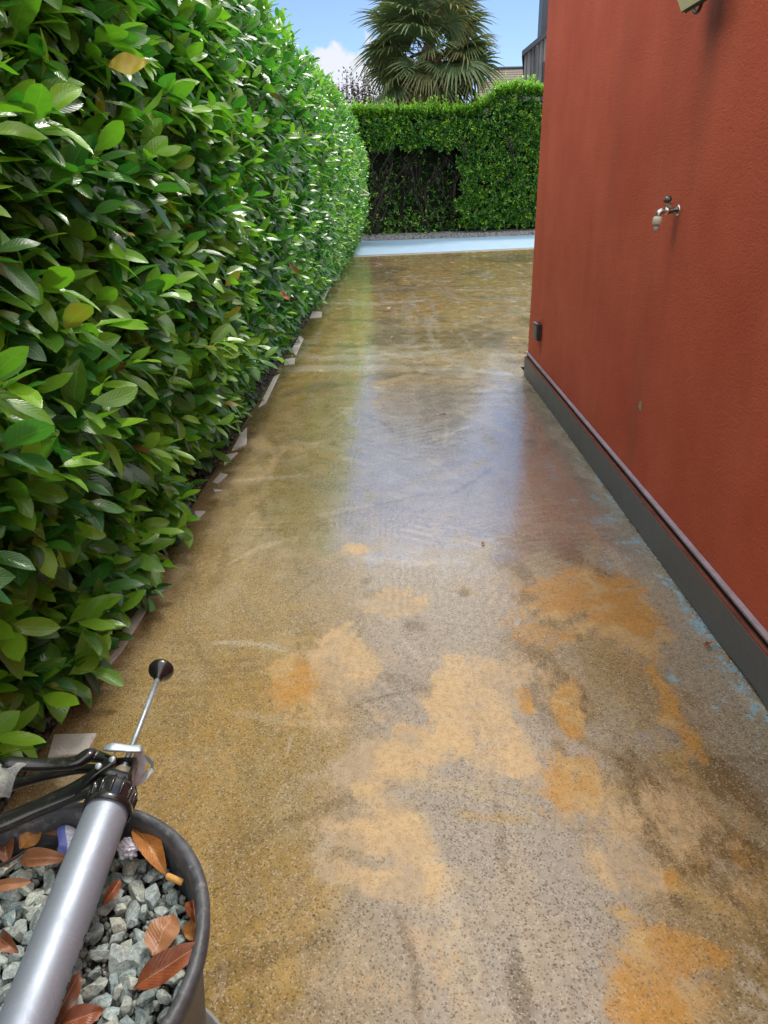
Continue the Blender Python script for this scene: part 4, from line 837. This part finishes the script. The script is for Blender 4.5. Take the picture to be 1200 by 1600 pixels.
dry_leaf(L_(-.340, .657, .78), L_(-.278, .580, .765), .0125, DL['orange'], 'folded orange-brown dry leaf between the crumpled paper and the pot rim', .2, .8, (.35, -.5, .7))
dry_leaf(L_(-.238, .548, .775), L_(-.228, .520, .77), .0085, DL['red'], 'small crinkled red leaf scrap against the right inner wall of the pot', .3, .9, (.3, -.6, .7))
dry_leaf(L_(-.232, .528, .768), L_(-.226, .500, .765), .009, DL['orange'], 'small bright orange leaf scrap just below the crinkled red one', .15, .3, (-.4, -.5, .7))
dry_leaf(L_(-.489, .676, .775), L_(-.413, .641, .77), .0105, DL['brown'], 'long brown dry leaf by the back wall of the pot under the handle', .15, .4, (0, -.7, .7))
dry_leaf(L_(-.507, .650, .77), L_(-.472, .597, .765), .012, DL['brown'], 'dark brown dry leaf at the left end of the pot beside the long brown leaf', .2, .6, (.3, -.5, .8))
dry_leaf(L_(-.470, .620, .77), L_(-.455, .648, .775), .0115, DL['orange'], 'small yellowish-orange leaf piece left of the blue-edged paper', .2, .3, (0, -.6, .8))
dry_leaf(L_(-.462, .603, .767), L_(-.402, .604, .77), .0095, DL['tan'], 'curled tan leaf with dark underside left of the gun barrel', .35, .9, (0, -.5, .8))
dry_leaf(L_(-.480, .566, .768), L_(-.434, .573, .77), .0055, DL['tan'], 'narrow tan dry leaf lying at the left edge of the gravel', .1, .5, (0, -.5, .8))
dry_leaf(L_(-.338, .542, .768), L_(-.330, .574, .772), .005, DL['red'], 'thin reddish leaf sliver right beside the middle of the barrel', .2, .8, (.4, -.5, .8))
dry_leaf(L_(-.343, .412, .767), L_(-.334, .466, .775), .010, DL['brown'], 'long brown leaf half hidden along the right side of the barrel', .15, .5, (.4, -.4, .8))
dry_leaf(L_(-.333, .416, .768), L_(-.296, .430, .77), .010, DL['red'], 'reddish-orange leaf at the near end of the pot by the barrel', .25, .4, (0, -.5, .8))
dry_leaf(L_(-.438, .507, .767), L_(-.408, .489, .77), .008, DL['brown'], 'dark reddish shrivelled leaf left of the near half of the barrel', .4, .9, (0, -.4, .8))
dry_leaf(L_(-.330, .630, .772), L_(-.322, .655, .778), .010, DL['orange'], 'orange leaf half hidden under the barrel cap beside the crumpled paper', .2, .3, (.1, -.6, .8))
tw = tube_obj('twig', [L_(-.492, .588, .768), L_(-.472, .603, .772), L_(-.456, .622, .774)], [.0022, .0018, .0012], MAT_bark, None, 6, smooth_n=3); tag(tw, 'thin dark twig lying on the gravel at the left of the pot', 'twig')
bt = empty('cigarette_butt', L_(-.262, .586, .770), 'orange-tipped cigarette butt on the gravel near the right rim', 'cigarette butt')
b0, b1 = Vector(L_(-.276, .579, .779)), Vector(L_(-.255, .570, .774)); ax = (b1-b0)
lathe_obj('filter_paper', [(.0, .0), (.0035, .0), (.0039, .0006), (.0039, ax.length*.92), (.0033, ax.length), (0, ax.length)], b0, simple('cork_paper', (.55, .28, .07), .6, var=.2, sc=300), bt, 18, ax)
lathe_obj('filter_end', [(.0, .0), (.0030, .0), (.0, .0006)], b0-ax.normalized()*.0008, simple('filter_end', (.6, .42, .22), .9), bt, 14, ax)
# crumpled printed paper
q = M_('printed_paper'); P = q.geo(); n = q.n('ShaderNodeTexVoronoi', feature='F1'); n.inputs['Scale'].default_value = 210; q.put(n.inputs['Vector'], P)
ringd = q.math('ABSOLUTE', q.math('SUBTRACT', n.outputs['Distance'], .30)); mk = q.rng(ringd, .05, .02); pick = q.rng(q.sepc(n.outputs['Color'])[0], .45, .5); m2 = q.math('MULTIPLY', mk, pick)
ln = q.rng(q.noise(600, 2, .5, P), .6, .64); m3 = q.math('MAXIMUM', m2, q.math('MULTIPLY', ln, .6))
MAT_paper = q.done(q.bsdf(q.mix(m3, (.68, .68, .76), (.08, .08, .12)), .8))
bm = bmesh.new(); bmesh.ops.create_icosphere(bm, subdivisions=5, radius=1); r_ = np.random.default_rng(5); pl = [(norm(r_.normal(0, 1, 3)), r_.uniform(.3, .8), r_.uniform(.1, .4)) for _ in range(46)]
cp = Vector(L_(-.335, .618, .782))
for v in bm.verts:
    p = np.array(v.co); r = .72
    for nn, o_, a in pl: r -= a*max(0, .16-abs(p @ nn-o_*.6))*1.5
    r = max(.35, r+.0)
    v.co = cp+Vector(p*r*np.array([.024, .020, .019]))
pp_ = link('crumpled_paper', bm_mesh('crumpled_paper', bm), MAT_paper); tag(pp_, 'crumpled white paper ball printed with small black marks beside the barrel', 'paper')
q = M_('blue_edged_paper'); uv = q.sep(q.n('ShaderNodeUVMap').outputs[0]); MAT_bp = q.done(q.bsdf(q.mix(q.rng(uv[0], .34, .30), q.mix(q.rng(q.noise(240), .5, .6), (.62, .62, .74), (.42, .44, .62)), (.13, .16, .48)), .5))
a, b, c_, d_ = Vector(L_(-.436, .650, .778)), Vector(L_(-.398, .648, .778)), Vector(L_(-.385, .602, .77)), Vector(L_(-.412, .603, .77))
V, U = [], []
for j in range(9):
    for i in range(9):
        s, t = i/8, j/8; p = a.lerp(b, s).lerp(d_.lerp(c_, s), t); p.z += .006*math.sin(s*5+t*2)+.004*math.sin(t*9); V.append(tuple(p)); U.append((s, t))
o = link('blue_edged_paper', np_mesh('blue_edged_paper', np.array(V), np.array([(j*9+i, j*9+i+1, j*9+i+10, j*9+i+9) for j in range(8) for i in range(8)]), None, np.array(U)), MAT_bp, smooth=True); tag(o, 'small pale wrapper with a blue edge half under the barrel', 'wrapper')

# ======================= CAULKING GUN =======================
gun = empty('caulking_gun', (-.35, .63, .812), 'silver barrelled caulking gun with black handle lying across the pot', 'caulking gun')
A = Vector((-.3500, .6300, .8370)); B = Vector((-.3492, .4170, .8130)); B = A+(B-A); u = (A-B).normalized(); E2 = A-u*.40
q = M_('brushed_aluminium'); P = q.geo(); n1 = q.noise(30, 5, .6, q.scale(P, (1, .08, 1))); n2 = q.noise(26, 6, .7, P); n3 = q.noise(240, 3, .6, q.scale(P, (1, .12, 1)))
c = q.mix(q.rng(n2, .45, .7, 0, .5), (.33, .38, .46), (.26, .30, .37)); c = q.mix(q.rng(q.noise(48, 6, .75, P), .66, .70, 0, .55), c, (.5, .45, .36))
w2 = q.rng(q.noise(18, 4, .6, P, 3.), .495, .505, 0, 1); sc2 = q.rng(q.math('ABSOLUTE', q.math('SUBTRACT', q.noise(14, 5, .6, P, 2.), .5)), .006, .0, 0, .35); c = q.mix(sc2, c, (.6, .6, .6))
MAT_alu = q.done(q.bsdf(c, q.rng(n2, .3, .7,   .42, .58), .55, q.bump(q.math('ADD', n1, q.math('MULTIPLY', n3, .3)), .12, .001)))
barrel = lathe_obj('barrel', [(.0245, .002), (.0253, .0), (.0253, -.40), (.0245, -.402), (.0235, -.40), (.0235, .0)], A, MAT_alu, gun, 72, u)
# worn black lettering strip on the barrel's right flank (too worn to read): slanted strokes
MAT_ink = simple('black_ink', (.02, .02, .022), .5)
bm = bmesh.new(); s_ = u.cross(Vector((0, 0, 1))).normalized(); up_ = s_.cross(u).normalized()
def bp(al, ang, r=.02545):
    ang = ang-.42; return A-u*al+(s_*math.cos(ang)+up_*math.sin(ang))*r
def stroke(a0, g0, a1, g1, wd=.0022):
    for k in range(4):
        t0, t1 = k/4, (k+1)/4; q0 = (a0+(a1-a0)*t0, g0+(g1-g0)*t0); q1 = (a0+(a1-a0)*t1, g0+(g1-g0)*t1)
        if abs(g1-g0) > abs(a1-a0)*20: e = (wd/2, 0)
        else: e = (wd/2, 0) if abs(g1-g0) > .05 else (0, .05)
        bm.faces.new([bm.verts.new(bp(x, y)) for x, y in ((q0[0]-e[0], q0[1]-e[1]), (q0[0]+e[0], q0[1]+e[1]), (q1[0]+e[0], q1[1]+e[1]), (q1[0]-e[0], q1[1]-e[1]))])
al = .150
for k in range(6):
    stroke(al, -.10, al+.004, .33); 
    if k % 2: stroke(al+.009, -.10, al+.006, .33)
    if k % 3 != 1: stroke(al, -.08, al+.008, -.08)
    if k in (0, 2, 3): stroke(al+.003, .33, al+.010, .33)
    al += .015
bmesh.ops.recalc_face_normals(bm, faces=bm.faces[:]); lt = link('lettering', bm_mesh('lettering', bm), MAT_ink, gun)
bm = bmesh.new(); c0, g0 = .142, .2
for k in range(12):
    a0, a1 = 6.283*k/12, 6.283*(k+1)/12; bm.faces.new([bm.verts.new(bp(c0+r*math.cos(a_), g0+r*40*math.sin(a_))) for r, a_ in ((.0022, a0), (.0028, a0), (.0028, a1), (.0022, a1))])
link('lettering', bm_mesh('lettering', bm), MAT_ink, gun)
MAT_gblack = simple('glossy_black_enamel', (.012, .012, .013), .24, var=.3, sc=90, bump=.12, bd=.0008, dirt=(.05, .048, .044), Coat_Weight=.5)
MAT_steel = simple('zinc_steel', (.36, .42, .46), .45, .6, var=.25, sc=150, bump=.2, dirt=(.35, .33, .3))
lathe_obj('end_cap', [(.0262, -.012), (.0285, -.013), (.0292, -.010), (.0292, -.006), (.0276, -.004), (.0278, .014), (.0262, .017), (.0215, .024), (.013, .026), (.0, .0265)], A, MAT_gblack, gun, 64, u)
bm = bmesh.new()
for k in range(14):
    a_ = 6.283*k/14; d_ = s_*math.cos(a_)+up_*math.sin(a_)
    sweep(bm, [A+d_*.0268-u*.003, A+d_*.0276+u*.012, A+d_*.0235+u*.0235], [.0022, .0024, .0012], 6)
link('cap_ribs', bm_mesh('cap_ribs', bm), MAT_gblack, gun, smooth=True)
R0 = A+u*.02
lathe_obj('neck_nut', [(.0, .0), (.0115, .0), (.0115, .012), (.0095, .013), (.0095, .022), (.0, .023)], A+u*.0262, simple('sandy_steel', (.33, .28, .2), .5, .6, var=.3), gun, 24, u)
rodend = A+u*.222
lathe_obj('push_rod', [(.0, .0), (.0037, .0), (.0037, (rodend-R0).length), (.0, (rodend-R0).length+.001)], R0, MAT_steel, gun, 20, u)
kd = u
lathe_obj('knob', [(.0, -.004), (.0055, -.004), (.007, .0), (.012, .004), (.0172, .010), (.0188, .016), (.0175, .020), (.0115, .0235), (.004, .0247), (.0, .0249)], A+u*.212, MAT_gblack, gun, 40, u)
H = tube_obj('grip', [(-.336, .660, .838), (-.3600, .6560, .8480), (-.3800, .6530, .8450), (-.4044, .6449, .8369), (-.4397, .632, .8291), (-.4732, .6174, .8225), (-.5133, .6029, .8165), (-.55, .592, .814)], [.012, .014, .0145, .0125, .0112, .0112, .0118, .0125], MAT_gblack, gun, 18, (1.0, .78), 6, power=2.8)
tube_obj('trigger', [(-.3600, .6830, .8500), (-.3750, .6880, .8520), (-.3881, .6919, .8525), (-.3956, .6893, .8565), (-.4085, .6811, .8535), (-.432, .678, .853), (-.454, .6762, .8546), (-.4896, .6731, .8605), (-.4935, .6729, .8615)], [.0055, .006, .0075, .0085, .0078, .0072, .0078, .0085, .006], MAT_gblack, gun, 18, (1., .85), 6, power=3)
tube_obj('trigger_web', [(-.372, .690, .832), (-.4153, .7001, .8235), (-.4554, .6971, .8180), (-.4973, .692, .8085), (-.5309, .6858, .799)], [.006, .0058, .0062, .0066, .0066], MAT_gblack, gun, 14, (1., .9), 5, power=3)
LK = tube_obj('link_arm', [(-.3935, .6380, .8440), (-.3830, .6440, .8555), (-.3716, .65, .8655), (-.356, .6590, .8725), (-.3480, .6625, .8725)], [.003, .0045, .0055, .0062, .0055], MAT_gblack, gun, 14, (1.2, .55), 6, power=3)
for p in ((-.3655, .6525, .8735), (-.3505, .6592, .8775)):
    lathe_obj('rivet', [(.0, .0), (.0042, .0), (.0040, .0012), (.0026, .0022), (.0, .0024)], p, MAT_steel, gun, 20, (.0, -.45, .85))
# pressed-steel bracket, latch lever and hook plate
bm = bmesh.new()
def plate(poly, th, nrm, hole=None):
    nv = Vector(nrm).normalized()*th/2; a = [bm.verts.new(Vector(p)+nv) for p in poly]; b = [bm.verts.new(Vector(p)-nv) for p in poly]; n = len(poly)
    if hole is None: bm.faces.new(a); bm.faces.new(b[::-1])
    else:
        ha = [bm.verts.new(Vector(p)+nv) for p in hole]; hb = [bm.verts.new(Vector(p)-nv) for p in hole]
        for i in range(n): bm.faces.new((a[i], a[(i+1) % n], ha[(i+1) % n], ha[i])); bm.faces.new((b[i], hb[i], hb[(i+1) % n], b[(i+1) % n])); bm.faces.new((ha[i], ha[(i+1) % n], hb[(i+1) % n], hb[i]))
    for i in range(n): bm.faces.new((a[i], b[i], b[(i+1) % n], a[(i+1) % n]))
pl_ = [(-.3440, .7080, .8480), (-.3349, .7100, .8395), (-.3218, .7056, .8294), (-.3222, .7008, .8188), (-.3300, .6905, .8130), (-.3385, .6800, .8120), (-.3440, .6780, .8180), (-.3460, .6930, .8350)]
hc_ = Vector((-.3290, .7015, .8245)); ho = [hc_+(Vector(p)-Vector((-.335, .6955, .8285)))*.30 for p in pl_]
nrm_ = (Vector(pl_[1])-Vector(pl_[3])).cross(Vector(pl_[5])-Vector(pl_[3])); plate(pl_, .0022, nrm_, ho)
bmesh.ops.recalc_face_normals(bm, faces=bm.faces[:]); link('hook_plate', bm_mesh('hook_plate', bm), MAT_steel, gun)
tube_obj('latch_lever', [(-.3760, .6940, .8640), (-.3660, .6945, .8648), (-.3520, .6960, .8615), (-.3431, .6975, .8590), (-.334, .7005, .8560), (-.331, .7015, .8530)], [.0035, .0058, .005, .005, .0058, .004], MAT_steel, gun, 16, (1.25, .38), 5, power=3.5)
bm = bmesh.new()
for off in (-.0135, .0135):
    a = A+u*.026+s_*off; b = A+u*.060+s_*off
    sweep(bm, [a, b], .0085, 14, (.22, 1.0), power=4)
sweep(bm, [A+u*.060-s_*.0145, A+u*.060+s_*.0145], .0085, 14, (.25, 1.0), power=4, up=up_); bmesh.ops.recalc_face_normals(bm, faces=bm.faces[:])
link('bracket', bm_mesh('bracket', bm), MAT_gblack, gun, smooth=False)
bm = bmesh.new(); cs = []
for k in range(60): a_ = k/59*6.283*7; cs.append(A+u*(.030+.024*k/59)+(s_*math.cos(a_)+up_*math.sin(a_))*.0058)
sweep(bm, cs, .0009, 6); link('spring', bm_mesh('spring', bm), MAT_steel, gun, smooth=True)
# scrap of clear wrapper at the left
q = M_('clear_film'); bb = q.bsdf((.75, .76, .76), .25, 0, q.bump(q.noise(70, 4, .6, None, 1.), .8, .004)); tr_ = q.n('ShaderNodeBsdfTransparent'); ms = q.n('ShaderNodeMixShader'); q.put(ms.inputs[0], q.rng(q.noise(60, 4), .3, .7, .12, .42)); q.put(ms.inputs[1], tr_.outputs[0]); q.put(ms.inputs[2], bb); MAT_film = q.done(ms.outputs[0])
V = []
for j in range(14):
    for i in range(14):
        s, t = i/13, j/13; p = Vector((-.462, .668, .864)).lerp(Vector((-.535, .672, .862)), s).lerp(Vector((-.476, .640, .838)).lerp(Vector((-.54, .63, .836)), s), t); p += Vector((0, -.006, .008))*math.sin(t*3.1)+Vector((0, 0, .0025))*math.sin(s*13+t*6); V.append(tuple(p))
o = link('clear_wrapper', np_mesh('clear_wrapper', np.array(V), np.array([(j*14+i, j*14+i+1, j*14+i+15, j*14+i+14) for j in range(13) for i in range(13)])), MAT_film, smooth=True); tag(o, 'scrap of clear plastic film draped on the gun handle', 'plastic film')

# ======================= SMALL THINGS =======================
GL = None
def gl(p0, p1, W, mat, lb, **k): o = dry_leaf(p0, p1, W, mat, lb, group=k.pop('group', 'small leaves fallen on the driveway'), **k); return o
gl((1.075, 2.085, .008), (1.10, 2.10, .010), .007, DL['red'], 'curled red-brown leaf beside the skirting of the red wall', curl=.4, fold=.9)
gl((1.098, 2.108, .008), (1.12, 2.09, .010), .006, DL['orange'], 'tiny orange leaf scrap touching the curled leaf by the skirting', curl=.4, fold=.9)
gl((.39, 2.905, .006), (.405, 2.925, .007), .006, DL['red'], 'tiny red leaf scrap alone on the grey middle of the driveway', curl=.3, fold=.6)
gl((-.03, 7.9, .006), (.03, 7.93, .007), .018, DL['brown'], 'small dark leaf on the driveway between the two sky reflections', curl=.3, fold=.6)
gl((.33, 5.0, .006), (.38, 5.03, .007), .010, DL['brown'], 'small brown leaf flat on the wet driveway near the bright reflection', curl=.2, fold=.4)
gl((-.13, 9.9, .006), (.05, 9.93, .008), .03, DL['brown'], 'dark leaf fragment on the far golden part of the driveway', curl=.2, fold=.4)
gl((-.80, 5.17, .86), (-.73, 5.25, .80), .022, DL['orange'], 'single orange-brown dead leaf caught in the green hedge', curl=.1, fold=.2, up=(.9, -.5, .4), group='dead leaves caught in the hedge')
gl((-.80, 2.37, 1.84), (-.70, 2.43, 1.86), .030, MAT_yleaf, 'yellow leaf among the green ones high on the near hedge', curl=-.1, fold=.2, up=(.6, -.7, .5), name='yellow_leaf', cat='leaf', group='dead leaves caught in the hedge')
rod = tube_obj('white_hooked_rod', [(-.95, 18.5, 1.62), (-.74, 18.5, 1.56), (-.52, 18.5, 1.435), (-.50, 18.5, 1.41), (-.53, 18.5, 1.40), (-.72, 18.5, 1.395), (-.95, 18.5, 1.39)], .014, simple('white_plastic', (.65, .63, .58), .5), None, 8, smooth_n=4); tag(rod, 'thin white hooked rod sticking out of the far end of the hedge', 'rod')

# ======================= BUILDINGS BEYOND =======================
q = M_('grey_cladding'); s = q.sep(q.geo()); pn = q.math('ADD', s[0], s[1]); wv = q.math('SINE', q.math('MULTIPLY', pn, 40.)); n = q.noise(3, 5, .6, q.scale(q.geo(), (3, 3, .3)))
MAT_clad = q.done(q.bsdf(q.mix(q.rng(wv, .6, .95), q.mix(q.rng(n, .35, .65), (.14, .15, .165), (.20, .215, .235)), (.05, .055, .065)), .7, 0, q.bump(wv, .6, .02)))
MAT_roofd = simple('dark_metal_roof', (.05, .06, .085), .5, .4); MAT_glass = simple('dark_window_glass', (.02, .025, .03), .1, 0, bump=0.)
cb_ = empty('clad_building', (8, 36, 0), 'dark grey building with ribbed cladding and sloping roof above the hedge corner', 'building')
bm = bmesh.new(); f0 = [(5.42, 0), (12, 0), (12, 10.9), (5.42, 6.2)]
a = [bm.verts.new((x, 33.0, z)) for x, z in f0]; b = [bm.verts.new((x+1.9, 43.0, z)) for x, z in f0]; bm.faces.new(a); bm.faces.new(b[::-1])
for i in range(4): bm.faces.new((a[i], b[i], b[(i+1) % 4], a[(i+1) % 4]))
bmesh.ops.recalc_face_normals(bm, faces=bm.faces[:]); link('wall', bm_mesh('wall', bm), MAT_clad, cb_)
bm = bmesh.new(); f1 = [(5.27, 6.115), (12.2, 11.05), (12.2, 11.3), (5.27, 6.30)]
a = [bm.verts.new((x, 32.75, z)) for x, z in f1]; b = [bm.verts.new((x+1.9, 43.3, z)) for x, z in f1]; bm.faces.new(a); bm.faces.new(b[::-1])
for i in range(4): bm.faces.new((a[i], b[i], b[(i+1) % 4], a[(i+1) % 4]))
bmesh.ops.recalc_face_normals(bm, faces=bm.faces[:]); link('roof', bm_mesh('roof', bm), MAT_roofd, cb_)
box_obj('downpipe', (5.80, 5.88, 32.88, 32.96, 0, 6.43), MAT_roofd, cb_); wi = box_obj('window', (6.16, 7.4, 32.93, 32.99, 4.6, 5.95), MAT_roofd, cb_); box_obj('pane', (6.22, 7.34, 32.90, 32.928, 4.66, 5.89), MAT_glass, wi)
box_obj('chimney', (6.13, 6.75, 33.6, 34.4, 6.5, 9.6), MAT_roofd, cb_, bevel=.02)
q = M_('brown_roof_tiles'); s = q.sep(q.geo()); wv = q.math('SINE', q.math('MULTIPLY', s[0], 26.)); w3 = q.math('SINE', q.math('MULTIPLY', s[2], 50.)); n = q.noise(8, 4)
MAT_tiles = q.done(q.bsdf(q.mix(n, (.13, .11, .095), (.22, .19, .165)), .85, 0, q.bump(q.math('ADD', wv, w3), .8, .04)))
MAT_hw = simple('grey_house_wall', (.16, .16, .17), .8); MAT_brick = simple('tan_brick', (.28, .23, .18), .85, sc=8, var=.3)
th = empty('tiled_house', (6.5, 41, 0), 'low house with brown tiled hip roof seen between palm and grey building', 'house')
box_obj('wall', (4.5, 9.8, 38.6, 43, 0, 5.4), MAT_hw, th)
bm = bmesh.new(); e = [(4.05, 38.1, 5.32), (10.2, 38.1, 5.32), (10.2, 43.6, 5.32), (4.05, 43.6, 5.32)]; r2 = [(5.25, 40.6, 6.72), (9.2, 40.6, 6.72)]
e = [bm.verts.new(p) for p in e]; r2 = [bm.verts.new(p) for p in r2]
for f in ((e[0], e[1], r2[1], r2[0]), (e[1], e[2], r2[1]), (e[2], e[3], r2[0], r2[1]), (e[3], e[0], r2[0]), (e[3], e[2], e[1], e[0])): bm.faces.new(f)
bmesh.ops.recalc_face_normals(bm, faces=bm.faces[:]); rf = link('roof', bm_mesh('roof', bm), MAT_tiles, th)
tube_obj('ridge', [(5.2, 40.6, 6.75), (9.3, 40.6, 6.75)], .07, MAT_roofd, rf, 8)
box_obj('chimney', (4.28, 4.62, 39.0, 39.4, 5.3, 6.12), MAT_brick, rf); box_obj('chimney_cap', (4.22, 4.68, 38.95, 39.45, 6.122, 6.18), MAT_roofd, rf)
an = empty('roof_mast', (-.55, 36, 0), 'thin mast with short crossbars against the cloud beside the palm', 'mast')
tube_obj('pole', [(-.64, 36, 0), (-.64, 36, 6.62)], .025, MAT_greyp, an, 6); tube_obj('crossbar', [(-.84, 36, 6.5), (-.44, 36, 6.5)], .015, MAT_greyp, an, 6); tube_obj('crossbar', [(-.78, 36, 6.34), (-.5, 36, 6.34)], .015, MAT_greyp, an, 6)
